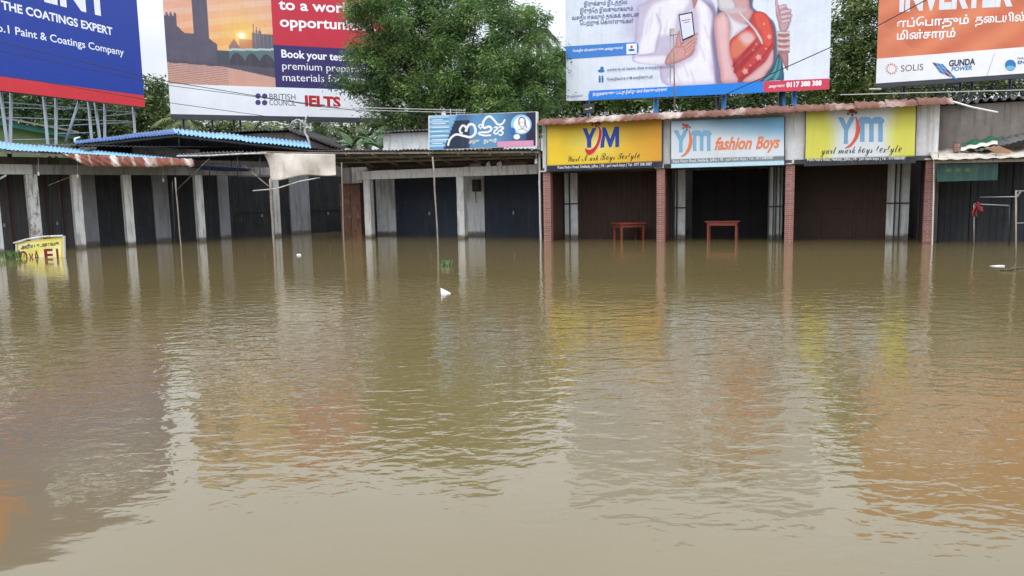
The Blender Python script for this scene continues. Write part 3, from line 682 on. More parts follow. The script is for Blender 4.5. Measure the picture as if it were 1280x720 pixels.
# awning left of tarp
tW = thing('awning', FT.p(275, 190, 0), 'low dark awning with a pale front rail left of the beige tarpaulin', 'awning')
mb = MB(); mb.tube([FT.p(221, 195, 0), FT.p(262, 194.5, 0), FT.p(300, 192.5, 0), FT.p(333, 191.5, 0)], .03, 8); build('rail', mb, M['paint'], tW)
mb = MB(); mb.corr(FT.p(222, 194, .02), FT.p(333, 190.5, .02), FT.p(224, 191, 2.2), FT.p(333, 189, 2.2), .146, .02, .006); build('sheet', mb, M['asbdark'], tW)
mb = MB()
for x in (262, 297, 325): mb.tube([FT.p(x, 195, .1), FT.p(x, 222, .1)], .016, 6)
mb.tube([FT.p(262, 204, .1), FT.p(333, 206.5, .1)], .016, 6); mb.tube([FT.p(297, 221, .1), FT.p(338, 221, .1)], .02, 6)
build('frame', mb, M['iron'], tW)
mb = MB(); mb.sheet(lambda u, v: FT.p(222 + 92 * u, (207 + 3 * v + 2.5 * math.sin(math.pi * u) * (v - .5) + u * 4), .1 + v * .5 + .0 * u), 14, 4, .004, Vector((0, 0, -1)))
tag(build('blue_tarpaulin', mb, M['bluetarp']), 'sagging dark blue tarpaulin strip under the low awning', 'tarpaulin')

# ---- blue script sign
q4 = [(537, 145), (669.5, 140), (669.5, 182), (537, 187)]
t4 = board('shop_sign', FB, q4, -1.42, .1, 'blue and white sign with flowing white script above the grey roof', 'sign', M['frame_w'], 'shop signs', .05)
def f4(u, v):
    base = mixc((92, 146, 190), (22, 36, 74), (abs(u - .55) - .1) * 2.2)
    if u < .27 - .13 * v: base = mixc((70, 150, 205), (185, 214, 232), .5 + .5 * math.sin(v * 44) * (u < .2))
    elif u < .33 - .13 * v: base = (60, 120, 180)
    if 0.27 - .13 * v < u < .4 and v > .15: base = mixc(base, (18, 26, 48), .8)
    if u > .92: base = (24, 28, 66)
    if v > .84 and u > .66 and u < .98: base = (220, 150, 184)
    return base
print_grid('printed_face', FB, q4, -1.425, 80, 40, f4, t4)
mb = MB(); oo = -1.43
def stroke(mb, pts, w, col, o_, fr=FB):
    mb.use(col); n = len(pts); L_ = []; R_ = []
    sm = []
    for i in range(n - 1):
        p0, p1, p2, p3 = pts[max(0, i - 1)], pts[i], pts[i + 1], pts[min(n - 1, i + 2)]
        for k in range(5):
            t_ = k / 5; sm.append(tuple(.5 * ((2 * p1[j]) + (-p0[j] + p2[j]) * t_ + (2 * p0[j] - 5 * p1[j] + 4 * p2[j] - p3[j]) * t_ ** 2 + (-p0[j] + 3 * p1[j] - 3 * p2[j] + p3[j]) * t_ ** 3) for j in (0, 1)))
    sm.append(pts[-1]); n = len(sm)
    for i in range(n - 1):
        a, b_ = sm[i], sm[i + 1]; d = (b_[0] - a[0], b_[1] - a[1]); l = math.hypot(*d) or 1; nx, ny = -d[1] / l, d[0] / l; w0 = w * (.35 + .65 * math.sin(math.pi * min(1, .1 + .85 * i / n)) ** .5) / 2
        e = .25; a = (a[0] - d[0] / l * e, a[1] - d[1] / l * e); b_ = (b_[0] + d[0] / l * e, b_[1] + d[1] / l * e)
        q = [fr.p(a[0] + nx * w0, a[1] + ny * w0, o_ - .0002 * (i % 7)), fr.p(b_[0] + nx * w0, b_[1] + ny * w0, o_ - .0002 * (i % 7)), fr.p(b_[0] - nx * w0, b_[1] - ny * w0, o_ - .0002 * (i % 7)), fr.p(a[0] - nx * w0, a[1] - ny * w0, o_ - .0002 * (i % 7))]
        nn = (q[1] - q[0]).cross(q[2] - q[1]); mb.add(q, [(0, 1, 2, 3) if nn.dot(fr.n) < 0 else (3, 2, 1, 0)])
W = ink(238, 240, 240)
S = lambda pts: [(530 + x / 8, 130 + y / 8) for x, y in pts]
stroke(mb, S([(240, 415), (262, 350), (320, 305), (400, 320), (470, 330), (515, 285), (500, 215), (455, 205), (425, 250), (420, 275), (425, 240), (390, 215), (360, 250), (365, 285), (385, 290)]), 3.2, W, oo)
stroke(mb, S([(545, 300), (560, 285), (640, 280), (675, 250), (650, 225), (600, 240), (590, 190), (620, 140), (660, 125), (700, 160), (740, 205), (785, 195), (810, 155)]), 3.0, W, oo)
stroke(mb, S([(545, 300), (600, 315), (670, 312)]), 2.4, W, oo)
stroke(mb, S([(570, 250), (548, 225), (565, 205), (580, 225), (565, 240)]), 1.8, W, oo)
stroke(mb, S([(700, 240), (720, 228), (735, 245), (715, 262), (700, 285), (720, 300), (740, 282), (755, 262)]), 2.2, W, oo)
stroke(mb, S([(745, 240), (768, 226), (795, 242), (765, 262), (790, 285), (770, 312), (745, 300)]), 2.2, W, oo)
text(mb, FB, 'அழகு', (586, 178.5), (600, 178), 4, oo, ink(225, 228, 210), .03)
text(mb, FB, 'நகர்', (604.5, 178), (621.5, 177.3), 4, oo, ink(225, 228, 210), .03)
mb.use(ink(150, 200, 230)); mb.disc(FB, 651.5, 155.5, 13, oo, ry=12.5)
mb.use(ink(240, 240, 244)); mb.disc(FB, 652.3, 156, 10.4, oo - .004, ry=10.5); mb.disc(FB, 646, 171, 4, oo - .004, ry=3.3)
mb.use(ink(40, 110, 185)); mb.disc(FB, 640.5, 163, 4, oo - .004, ry=3.6)
HL = ink(90, 84, 92)
stroke(mb, [(648.5, 156), (648.8, 149), (652, 146.5), (656, 149), (657, 156), (658.5, 160)], 1.1, HL, oo - .009)
stroke(mb, [(649.5, 152), (650, 157), (653, 160.5), (655.5, 157), (655.5, 151)], .5, HL, oo - .009)
mb.use(HL)
for x in (651, 654.2): mb.disc(FB, x, 153, .6, oo - .009, ry=.3, n=8)
mb.disc(FB, 652.7, 157.6, .8, oo - .009, ry=.3, n=8)
stroke(mb, [(647, 163), (650, 161.5), (655, 161.5), (659, 164)], .5, HL, oo - .009)
for k in range(7): stroke(mb, [(540, 150 + k * 4.9), (553 + (k % 3) * 4, 149.6 + k * 4.9)], 1.1, W, oo)
build('artwork', mb, None, t4, recalc=False)
for x in (541, 600, 665): mb = MB(); mb.bar(FB.p(x, 186.5, -1.36), FB.p(x, 191, -1.2), .05); build('bracket', mb, M['steel'], t4)
for x in (580, 601): mb = MB(); mb.tube([FB.p(x, 143, -1.38), FB.p(x, 138, -1.4), FB.p(x + 1, 137, -1.6)], .03, 6); build('lamp_arm', mb, M['steel'], t4)

# ---- cement-roofed store behind the middle shops
FS = fr_depth(478, 31, 540, 30.5)
tS = thing('storehouse', FS.p(505, 290, 0), 'small pale grey storehouse behind the grey roof, left of the blue script sign', 'building')
s0, s1 = FS.s(479, 0, 175), FS.s(600, 0, 175); z = FS.h(505, 166, 0)[1]
mb = MB(); mb.box(FS, s0, s1, 0, 3.5, -.5, z); build('wall', mb, M['panelwhite'], tS)
mb = MB(); mb.corr(FS.w(s0 - .35, -.3, z + .03), FS.w(s1 + .2, -.3, z + .03), FS.w(s0 - .35, 3.7, z + .3), FS.w(s1 + .2, 3.7, z + .3), .146, .03, .01); build('roof', mb, M['asb'], tS)

# ---- left shop block
FAs = lambda x, o=0., y=290: FA.s(x, o, y)
tA = thing('shop_building', FA.w(3, 1, -.5), 'left shop block with white columns, dark shutters and blue and rusty canopies', 'building')
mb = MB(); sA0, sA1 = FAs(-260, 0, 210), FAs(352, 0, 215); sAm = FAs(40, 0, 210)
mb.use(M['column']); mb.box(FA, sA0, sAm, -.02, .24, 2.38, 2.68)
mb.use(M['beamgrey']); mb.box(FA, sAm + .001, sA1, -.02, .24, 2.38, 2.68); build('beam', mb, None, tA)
for x, m in ((-3, 'column'), (46, 'rotten'), (101, 'column'), (164, 'column'), (253, 'column'), (348, 'column')):
    s = FAs(x); mb = MB(); w = .155 if m == 'rotten' else .13
    mb.box(FA, s - w, s + w, 0, .22, -.5, 2.377); c = build('column', mb, M[m], tA)
    if m == 'rotten': c['label'] = 'crumbling column with brown stains behind the half sunk yellow banner'
OA = 1.5
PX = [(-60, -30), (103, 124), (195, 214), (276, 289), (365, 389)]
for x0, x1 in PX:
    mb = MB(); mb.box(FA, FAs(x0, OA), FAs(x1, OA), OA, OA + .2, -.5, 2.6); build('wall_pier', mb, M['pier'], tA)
edges = [(-250, -60), (-30, 40), (40, 103), (124, 195), (214, 276), (289, 365), (389, 432)]
for i, (x0, x1) in enumerate(edges):
    mb = MB(); s0, s1 = FAs(x0, OA + .08) + .003, FAs(x1, OA + .08) - .003
    shutter(mb, FA, s0, s1, OA + .08, -.3, 2.4, .13, .02, None if i < 3 else .98); sh = build('shutter', mb, M['shutgrey'] if i < 3 else M['shutdark'], tA)
    sc2 = (s0 + s1) / 2; mb = MB(); mb.box(FA, sc2 - .03, sc2 + .03, OA + .03, OA + .078, .75, .86); build('handle', mb, M['steel'], sh)
    if i < 3:
        mb = MB()
        for k in (.33, .66, .985): q = s0 + (s1 - s0) * k; mb.box(FA, q - .03, q + .03, OA + .04, OA + .077, -.3, 2.4)
        build('frame_bar', mb, M['woodred'], sh)
s0, s1 = FAs(-250, OA), FAs(432, OA)
mb = MB(); mb.box(FA, s0, s1, OA + .2, OA + .35, -.5, 3.0); mb.box(FA, s0, s1, 5.5, 5.7, -.5, 3.0); mb.box(FA, s0, s0 + .2, OA + .35, 5.5, -.5, 3.0); mb.box(FA, s1 - .2, s1, OA + .35, 5.5, -.5, 3.0)
build('wall', mb, M['greywall'], tA)
mb = MB(); mb.box(FA, s0, s1, .3, 5.5, -.5, -.31); build('shop_floor', mb, M['concrete'], tA)
# blue canopy
P = FA.p
mb = MB(); mb.use(M['blue'])
mb.corr(P(-120, 179, -1.0), P(243, 201, -1.0), P(-120, 165.6, 1.3), P(243, 200, 1.3), .11, .014, .004, jag=.004, seed=3)
cn = build('canopy', mb, None, tA); cn['label'] = 'light blue sheet canopy of the left shops'
mb = MB()
for o_ in (-.9, .3): mb.bar(P(-120, 182.5 if o_ < 0 else 175.5, o_), P(240, 204 if o_ < 0 else 204.5, o_), .05, .08)
for x in range(-100, 240, 40): y = 182 + (x + 120) * .06; mb.bar(P(x, y + 1.5, -.95), P(x + 4, y + 2 - (x < 60) * 6, 1.2), .04, .06)
build('purlin', mb, M['wood'], cn)
mb = MB(); mb.use(M['rustA']); mb.corr(P(107, 207.8, -1.22), P(243, 207.8, -1.22), P(76, 192, -1.03), P(240, 198.5, -1.03), .24, .03, .004, rows=3, sag=-.02, jag=.06, seed=9)
build('rusty_apron', mb, None, tA)
mb = MB(); mb.use(M['asbdark']); mb.corr(P(-140, 180, 1.25), P(432, 186, 1.25), P(-140, 178, 5.8), P(432, 184, 5.8), .146, .02, .006); build('rear_roof', mb, None, tA)
# hanging rods & bulbs
def bulb(fr, x, y0, y1, o_, label):
    t = thing('hanging_bulb', fr.p(x, y1, o_), label, 'lamp', 'bulbs hanging under the left canopy')
    a, b_ = fr.p(x, y0, o_), fr.p(x, y1, o_)
    mb = MB(); mb.tube([a, b_ + Vector((0, 0, .05))], .008, 6); build('cord', mb, M['pwire'], t)
    mb = MB(); mb.tube([b_ + Vector((0, 0, .05)), b_ + Vector((0, 0, .02)), b_ - Vector((0, 0, .03)), b_ - Vector((0, 0, .06))], .025, 8, .03); build('globe', mb, M['glassb'], t)
bulb(FA, 48, 193, 217, -.5, 'white bulb on a cord above the crumbling column')
bulb(FA, 97, 195, 220, -.5, 'white bulb on a cord under the left end of the rusty sheet')
bulb(FA, 204, 205, 225, -.3, 'white bulb on a cord before the third white pier')
mb = MB()
for x, y1 in ((61, 300), (72, 300), (88, 305), (118, 222), (135, 222), (178, 222), (186, 222), (212, 300), (289, 300), (300, 290)):
    mb.tube([FA.p(x, 200, .35), FA.p(x + (y1 - 200) * .06, y1, .35)], .014, 6)
build('hanging_rod', mb, M['iron'], tA)
stick([(60, 232), (105, 214)], (.1, .1), M['wood'], .012, 'thin slanted wire rod beside the crumbling column', fr=FA)
stick([(-5, 226), (8, 219)], (-.4, -.4), M['paint'], .03, 'short pale stick at the far left edge of the shops', fr=FA)
mb = MB(); q = P(110, 188, .3); rr = random.Random(5)
for k in range(7): c = q + Vector((rr.uniform(-.18, .18), rr.uniform(-.1, .1), rr.uniform(-.02, .04))); mb.prism([c + Vector((.1 * math.cos(a_ * 1.05), .08 * math.sin(a_ * 1.05), .02 * math.sin(3 * a_))) for a_ in range(6)], Vector((0, 0, .07)))
tag(build('rubble_heap', mb, M['bark']), 'small dark heap of dead leaves and rubble on the light blue canopy', 'debris')
mb = MB(); q = P(94, 178, .6); mb.tube([q, q + Vector((.0, 0, .12)), q + Vector((.12, .1, .18))], .05, 6, .02)
tag(build('plastic_bag', mb, M['plastic']), 'white crumpled bag where the light blue canopy and the rear roof meet', 'litter')
# upper blue roof (second building behind)
FU = fr_depth(95, 27.5, 388, 31)
tU = thing('rear_shop', FU.p(240, 290, 1), 'taller rear shop with a bright blue corrugated roof behind the left shop block', 'building')
p0 = FU.p(92, 180, 0); p1 = FU.p(219, 167, 0); p2 = FU.p(389, 185, 0)
b0 = FU.p(100, 177.5, 2.4) ; b1 = FU.p(216, 160.5, 2.4); b2 = FU.p(386, 177.5, 2.4)
mb = MB(); mb.use(M['grazeblue']); mb.corr(p0, p1, FU.p(96, 176, 2.4), FU.p(216, 160.8, 2.4), .11, .014, .004, seed=2)
mb.use(M['blue']); mb.corr(p1, p2, b1, b2, .15, .03, .004, jag=.01, seed=6)
build('roof', mb, None, tU)
mb = MB(); mb.bar(FU.p(95, 183, .1), FU.p(219, 170, .1), .05, .07); mb.bar(FU.p(219, 170, .1), FU.p(385, 188, .1), .05, .07)
for x in (215,): mb.tube([FU.p(x + 8, 164, .2), FU.p(x + 9, 188, .2)], .03, 6)
for x in (150, 250, 300, 345): mb.bar(FU.p(x, 178 if x < 200 else 172 + (x - 219) * .1, .05), FU.p(x, 174 if x < 200 else 168 + (x - 219) * .1, 2.3), .05, .06)
build('roof_frame', mb, M['iron'], tU)
s0, s1 = FU.s(97, 2.6, 200), FU.s(392, 2.6, 200); zt = 3.75
mb = MB(); mb.use(M['asbdark']); mb.prism([FU.p(97, 300, 2.5), FU.p(392, 300, 2.5), FU.p(392, 182, 2.5), FU.p(216, 164, 2.5), FU.p(97, 180, 2.5)], FU.n * 2.5); build('wall', mb, None, tU)
mb = MB(); mb.prism([FU.p(165, 183, .9), FU.p(250, 187, .9), FU.p(250, 197, .9), FU.p(165, 197, .9)], FU.n * .1); build('pale_panel', mb, M['palesheet'], tU)
# grey humped shed
FH = fr_depth(270, 34.5, 400, 34.5)
tH = thing('shed', FH.p(340, 290, 0), 'dark grey shed with a low humped corrugated roof behind the bright blue roof', 'shed')
zc = FH.h(345, 163.5, 0)[1]; sa, sc_, sb2, sd = FH.s(270, 0, 165), FH.s(335, 0, 160), FH.s(362, 0, 160), FH.s(425, 0, 185)
mb = MB(); mb.use(M['asbdark']); za_ = FH.h(270, 167, 0)[1]; zd = FH.h(424, 186, 0)[1]
mb.corr(FH.w(sa, -.3, za_), FH.w(sc_, -.3, zc), FH.w(sa, 4, za_ + .25), FH.w(sc_, 4, zc + .25), .146, .03, .01)
mb.corr(FH.w(sc_, -.3, zc), FH.w(sb2, -.3, zc), FH.w(sc_, 4, zc + .25), FH.w(sb2, 4, zc + .25), .146, .03, .01)
mb.corr(FH.w(sb2, -.3, zc), FH.w(sd, -.3, zd), FH.w(sb2, 4, zc + .25), FH.w(sd, 4, zd + .25), .146, .03, .01)
build('roof', mb, None, tH)
mb = MB(); mb.prism([FH.w(sa + .1, 0, -.5), FH.w(sd - .1, 0, -.5), FH.w(sd - .1, 0, zd - .08), FH.w(sb2, 0, zc - .08), FH.w(sc_, 0, zc - .08), FH.w(sa + .1, 0, za_ - .08)], FH.n * 3.8); build('wall', mb, M['greywall'], tH)
# curved pipe lamp
tl = thing('lamp_post', FH.p(386, 187, -.8), 'white bent pipe lamp rising beside the dark grey shed', 'lamp')
mb = MB(); pts = [(387, 200), (386.5, 178), (384, 171), (381, 166), (381.5, 152), (383, 146), (385, 144)]
mb.tube([FH.p(x, y, -.8) for x, y in pts], .05, 8, .035); build('pipe', mb, M['paint'], tl)
mb = MB(); mb.tube([FH.p(x, y, -.9) for x, y in ((362, 158), (366, 152), (372, 149), (378, 152), (381, 158))], .035, 6); mb.tube([FH.p(x, y, -.9) for x, y in ((376, 166), (376, 153), (379, 150))], .03, 6); build('arm', mb, M['paint'], tl)

# ---- right-hand shop
tD = thing('shop_building', FY.w(11, 1, -.5), 'right edge shop with a tall grey rendered wall and junk covered canopy', 'building')
s0, s1 = FY.s(1169.5, .5, 180), FY.s(1400, .5, 180); zg = FY.h(1180, 132, .5)[1]
mb = MB(); mb.box(FY, s0, s1, .5, .7, 2.3, zg); mb.box(FY, s0, s1, 5, 5.2, -.5, zg); mb.box(FY, s0, s0 + .15, .7, 5, -.5, zg); mb.box(FY, s1 - .15, s1, .7, 5, -.5, zg); build('wall', mb, M['greywall'], tD)
mb = MB(); mb.corr(FY.w(s0 + .1, .3, zg + .04), FY.w(s1, .3, zg + .04), FY.w(s0 + .1, 5.3, zg + .35), FY.w(s1, 5.3, zg + .35), .2, .045, .01, jag=.01); build('roof', mb, M['asbdark'], tD)
for x0, x1 in ((1172, 1210), (1211, 1262), (1263, 1330), (1331, 1390)):
    mb = MB(); shutter(mb, FY, FY.s(x0, .9), FY.s(x1, .9), .9, -.3, 2.2, .14, .02, 1.25); build('shutter', mb, M['shutdark'], tD)
mb = MB(); mb.box(FY, s0, s1, .95, 1.1, -.5, 2.298); build('inner_wall', mb, M['darkroom'], tD)
mb = MB(); mb.use(M['palesheet'])
mb.corr(FY.p(1166, 199.5, -1.05), FY.p(1330, 196.5, -1.05), FY.p(1160, 187, .45), FY.p(1330, 180, .45), .3, .012, .006, rows=2, jag=.08, seed=12); cn = build('canopy', mb, None, tD)
mb = MB(); mb.bar(FY.p(1168, 202.5, -.9), FY.p(1330, 199, -.9), .05, .07); build('purlin', mb, M['wood'], cn)
# junk
def slab(name, pts, fr, o_, t, m, label, cat, group=None):
    mb = MB(); mb.prism([fr.p(x, y, o_ + k * .25) for k, (x, y) in enumerate(pts)], Vector((0, 0, t))); return tag(build(name, mb, m), label, cat, group)
mb = MB(); mb.corr(FY.p(1222, 189, -.5), FY.p(1330, 163, -.5), FY.p(1202, 184, .4), FY.p(1330, 155, .4), .12, .015, .004, rows=2, seed=5); tag(build('roofing_sheet', mb, M['asb']), 'dirty corrugated sheet lying tilted across the right canopy', 'roofing sheet')
mb = MB(); mb.prism([FY.p(1232, 185, -.75), FY.p(1252, 183.5, -.75), FY.p(1266, 189, -.75), FY.p(1262, 192.5, -.75), FY.p(1243, 190.5, -.75)], Vector((0, .05, .012))); tag(build('board_offcut', mb, M['orange']), 'orange brown board scrap lying on the right canopy', 'board')
mb = MB(); mb.sheet(lambda u, v: FY.p(1203 + 50 * u + rng.uniform(-.6, .6), 183 - 3 * u - v * (6 + 10 * u * (1 - u * .4)) * .8 + 1.6 * math.sin(u * 16) , .1 + .25 * v), 20, 6, .004, Vector((0, 0, 1))); tag(build('shade_net', mb, M['net']), 'crumpled green net heaped against the grey rendered wall', 'net')
mb = MB(); mb.sheet(lambda u, v: FY.p(1201 + 46 * u, 188 - 8 * u - v * 4.5 + .8 * math.sin(u * 20), -.35 + .3 * v), 20, 3, .004, Vector((0, 0, 1))); tag(build('plastic_sheet', mb, M['tarp']), 'white plastic sheet strip lying below the green net', 'plastic sheet')
mb = MB(); mb.box(FY, FY.h(1192, 186, -.1)[0], FY.h(1199, 186, -.1)[0], -.2, 0, FY.h(1192, 189, -.1)[1], FY.h(1192, 180, -.1)[1]); mb.box(FY, FY.h(1195, 186, -.1)[0], FY.h(1198, 186, -.1)[0], -.18, -.05, FY.h(1192, 180, -.1)[1], FY.h(1192, 178, -.1)[1]); tag(build('brick', mb, M['brick']), 'red brown brick at the left end of the right canopy', 'brick')
q5 = [(1171, 203), (1247, 201), (1246, 225), (1172, 227)]
t5 = board('banner', FY, q5, -.86, .02, 'faded green banner hanging below the right canopy', 'banner', M['green'], None, .01)
def f5(u, v): 
    c = mixc((16, 50, 48), (26, 70, 62), v + .2 * math.sin(6 * u)); return mixc(c, (130, 130, 40), .7 * max(0, 1 - abs(v - .42) * 6) * (.08 < u < .6) * (.55 + .45 * math.sin(40 * u)))
print_grid('printed_face', FY, q5, -.866, 50, 20, f5, t5)
mb = MB()
for x in (1173, 1245): mb.tube([FY.p(x, 192, -.85), FY.p(x, 199, -.85)], .008, 6)
build('cord', mb, M['wire'], t5)
# pole frame with cloth
pb_ = onZ(1270, 326); FP = Fr((pb_.x, pb_.y), (pb_.x + 1, pb_.y - .3))
tF = thing('framework', pb_, 'pale metal pole railing standing in the water at the right edge', 'framework')
mb = MB(); mb.tube([FP.p(1270, 348, 0), FP.p(1270, 238, 0)], .015, 8); mb.tube([FP.p(1335, 348, 0), FP.p(1335, 236, 0)], .022, 8); build('post', mb, M['wood'], tF)
mb = MB(); mb.tube([FP.p(1269, 239, 0), FP.p(1336, 237, 0)], .012, 8); mb.tube([FP.p(1269, 279, 0), FP.p(1336, 278, 0)], .01, 8); build('crossbar', mb, M['wood'], tF)
mb = MB(); mb.bar(FP.p(1271, 246, 0), FP.p(1276, 239, 0), .03); build('brace', mb, M['wood'], tF)
tR = thing('clothes_rack', FY.p(1240, 302, -.6), 'thin rack of pale rods behind the right pole frame with a red cloth on it', 'rack')
mb = MB(); mb.tube([FY.p(1225, 246.5, -.9), FY.p(1269, 246, -1.6)], .012, 6); mb.tube([FY.p(1217, 255, -.7), FY.p(1262, 257, -.7)], .014, 6); build('rod', mb, M['steel'], tR)
for x in (1217.5, 1261.5): mb = MB(); mb.tube([FY.p(x, 256, -.7), FY.p(x, 312, -.7)], .014, 6); build('post', mb, M['iron'] if x > 1240 else M['wood'], tR)
mb = MB(); rr = random.Random(3)
def clo(u, v): return FY.p(1219 + 6 * u - 4 * v + 1.2 * math.sin(v * 7), 253 + 17 * v + 1.2 * math.sin(u * 9), -.76 + .05 * math.sin(u * 8 + v * 5))
mb.sheet(clo, 10, 14, .02, FY.n); mb.sheet(lambda u, v: FY.p(1222 + 7 * u, 257 + 6 * v + 2 * u, -.79 + .03 * math.sin(u * 8)), 6, 5, .01, FY.n)
tag(build('red_cloth', mb, M['cloth']), 'crumpled red cloth hanging from the rack before the dark right shop', 'cloth')

# ---- half sunk yellow banner
FN = fr_water((20, 322), (80, 321.5))
q6 = [(21, 303), (80, 296), (80, 330), (21, 330)]
tN = thing('banner', FN.p(50, 325, 0), 'half sunk yellow banner on a wooden frame with dark red letters, in the water', 'banner')
def fN(u, v): return mixc(mixc((226, 216, 110), (238, 232, 170), .5 + .5 * math.sin(5 * u + 7 * v)), (210, 190, 60), .9 if (u < .05 or u > .93 or v < .06) else 0)
mb = MB(); q = [FN.p(x, y, .012) for x, y in q6]; mb.prism([q[0], q[3], q[2], q[1]], FN.n * .01); build('cloth', mb, ink(220, 214, 150), tN)
print_grid('printed_face', FN, q6, .004, 40, 20, fN, tN)
mb = MB(); DR = ink(120, 22, 28); a_ = .0
text(mb, FN, 'அரிய உணவக', (26, 311), (74, 306), 4.2, a_, ink(50, 40, 60), .03)
text(mb, FN, 'O', (25, 327.5), (35, 327), 13.5, a_, DR, .02)
text(mb, FN, 'v', (37, 327), (42, 327), 15, a_, DR, .02)
text(mb, FN, 'A', (43, 327), (50, 327), 14, a_, DR, .02)
text(mb, FN, 'E', (56, 326), (67, 325.5), 14.5, a_, DR, .03)
text(mb, FN, 'L', (71, 325.5), (80, 325), 14.5, a_, DR, .02)
build('lettering', mb, None, tN, recalc=False)
mb = MB(); mb.bar(FN.p(17, 303.5, -.02), FN.p(30, 301, -.02), .035); mb.tube([FN.p(x, y, 0) for x, y in ((22, 302.5), (35, 299), (55, 296), (78, 295))], .03, 8); mb.bar(FN.p(20.5, 302, 0), FN.p(21, 335, 0), .035); mb.bar(FN.p(80, 295, 0), FN.p(81, 335, 0), .05); build('frame', mb, M['paint'], tN)

# ---- floating bits
def weed(x, y, r, h, n, label, m='leafB', cat='plant', name='water_weed', wl=.09):
    c = onZ(x, y); mb = MB(); rr = random.Random(int(x))
    for k in range(n):
        a = rr.uniform(0, 6.28); d = rr.uniform(0, r); b = c + Vector((d * math.cos(a), d * math.sin(a) * .6, -.01)); l = rr.uniform(.5, 1) * h; w = wl * rr.uniform(.5, 1)
        tip = b + Vector((rr.uniform(-.6, .6) * l, rr.uniform(-.3, .3) * l, l)); sd = Vector((rr.uniform(-1, 1), rr.uniform(-.5, .5), .2)).normalized() * w / 2
        mid = b.lerp(tip, .55); mb.add([b, mid + sd, tip, mid - sd], [(0, 1, 2, 3)])
    return tag(build(name, mb, M[m], recalc=False), label, cat)
weed(557, 333, .13, .17, 40, 'small bright green weed floating beside the leaning pole', wl=.04)
weed(14, 324, .35, .28, 140, 'tuft of green plants at the left edge of the sunk yellow banner', 'leafN', wl=.04)
def scrap(pts, label, name='plastic_scrap', m='plastic', hs=None):
    mb = MB(); v = [onZ(x, y) for x, y in pts]; n = len(v); c = sum(v, Vector()) / n
    hs = hs or [.02] * n
    top = [p + Vector((0, 0, h)) for p, h in zip(v, hs)]
    mb.add([p - Vector((0, 0, .02)) for p in v] + top, [tuple(range(n))[::-1], tuple(range(n, 2 * n))] + [(i, (i + 1) % n, n + (i + 1) % n, n + i) for i in range(n)])
    return tag(build(name, mb, M[m]), label, 'litter', 'litter floating on the flood')
scrap([(551, 367), (551.5, 369.5), (557, 369.2), (563.5, 367.2), (557, 366.8)], 'white folded plastic floating upright in mid water', hs=[.085, .03, .015, .01, .05])
scrap([(370.5, 319), (372, 320.5), (376.5, 320), (375, 318.5)], 'tiny white scrap floating far out before the tarpaulin pole', hs=[.03] * 4)
scrap([(1237, 332.6), (1250, 332), (1256, 333), (1248, 333.4)], 'thin white scrap floating beside the pole frame', hs=[.005, .012, .02, .005])
mb = MB(); mb.tube([onZ(1250, 338, .01), onZ(1262, 337, .03), onZ(1272, 335, .02), onZ(1290, 333, .02)], .018, 6, .008); mb.tube([onZ(1262, 337, .03), onZ(1268, 332, .08)], .01, 5, .004); tag(build('twig', mb, M['bark']), 'dark twig floating at the right edge beside the pole frame', 'branch')

# ------------------------------------------------------------------ billboards
def billboard(fr, quad, o_, label, posts, postm, zpost, edge=M['bezel'], lattice=0, pr=.06):
    c = [fr.p(x, y, o_) for x, y in quad]
    t = thing('billboard', Vector(((c[2] + c[3]) / 2).to_tuple()[:2] + (-.5,)), label, 'billboard', 'large billboards above the shops')
    mb = MB(); mb.use(edge); mb.prism([c[0], c[3], c[2], c[1]], fr.n * .35); build('panel', mb, None, t)
    for (xa, ya, xb, yb) in posts:
        mb = MB(); oo_ = .42 if xa == xb or True else .5
        a = fr.p(xa, ya, oo_); b = fr.p(xb, yb, oo_); d = (b - a); b2 = a + d * ((a.z + .5) / max(.3, a.z - b.z)) if d.z < 0 else b
        mb.tube([a + Vector((0, 0, .6)), b2], pr, 8); build('post', mb, postm, t)
    return t
# A: blue paint board
GA = fr_depth(0, 26.5, 181, 32)
qa = [(-420, -545), (163, -128), (181, 134.5), (-420, 75)]
tyA = lambda x: 112 + (135 - 112) * x / 181
sl, zl = GA.h(181, 134.5); s_l = GA.s(-260, 0, 60)
zbot = (GA.h(0, 112.5)[1] + GA.h(181, 134.5)[1]) / 2; ztop = 11.3; s_r = GA.h(181, 134.5)[0]; s_l = s_r - 13.5
tBA = thing('billboard', GA.w(s_r - 6, 0, -.5), 'royal blue billboard with white text and a red bottom band', 'billboard', 'large billboards above the shops')
mb = MB(); mb.use(M['bezel']); mb.box(GA, s_l, s_r, 0, .3, zbot, ztop); build('panel', mb, None, tBA)
hr = .47
mb = MB(); mb.use(ink(222, 52, 60)); mb.box(GA, s_l - .003, s_r + .003, -.006, -.001, zbot - .003, zbot + hr)
mb.use(ink(28, 62, 158)); mb.box(GA, s_l - .003, s_r + .003, -.006, -.001, zbot + hr + .001, ztop)
mb.box(GA, s_r + .001, s_r + .006, 0, .3, zbot + hr, ztop)
mb.use(ink(222, 52, 60)); mb.bez(GA, [(-190, -85), (-95, -110), (-60, -60), (-38, -66), (-42, -30), (-110, -10), (-200, -25)], -.011)
build('printed_sheet', mb, None, tBA)
mb = MB(); Wt = ink(250, 250, 252)
text(mb, GA, 'PAINT', (3, -13), (136, 20.5), 40, -.009, Wt, .04)
text(mb, GA, 'THE COATINGS EXPERT', (2, 11), (141, 44), 10.5, -.009, Wt, .03)
text(mb, GA, 'No.1 Paint & Coatings Company', (-15, 36.5), (155, 69.5), 10, -.009, Wt, .012)
build('lettering', mb, None, tBA, recalc=False)
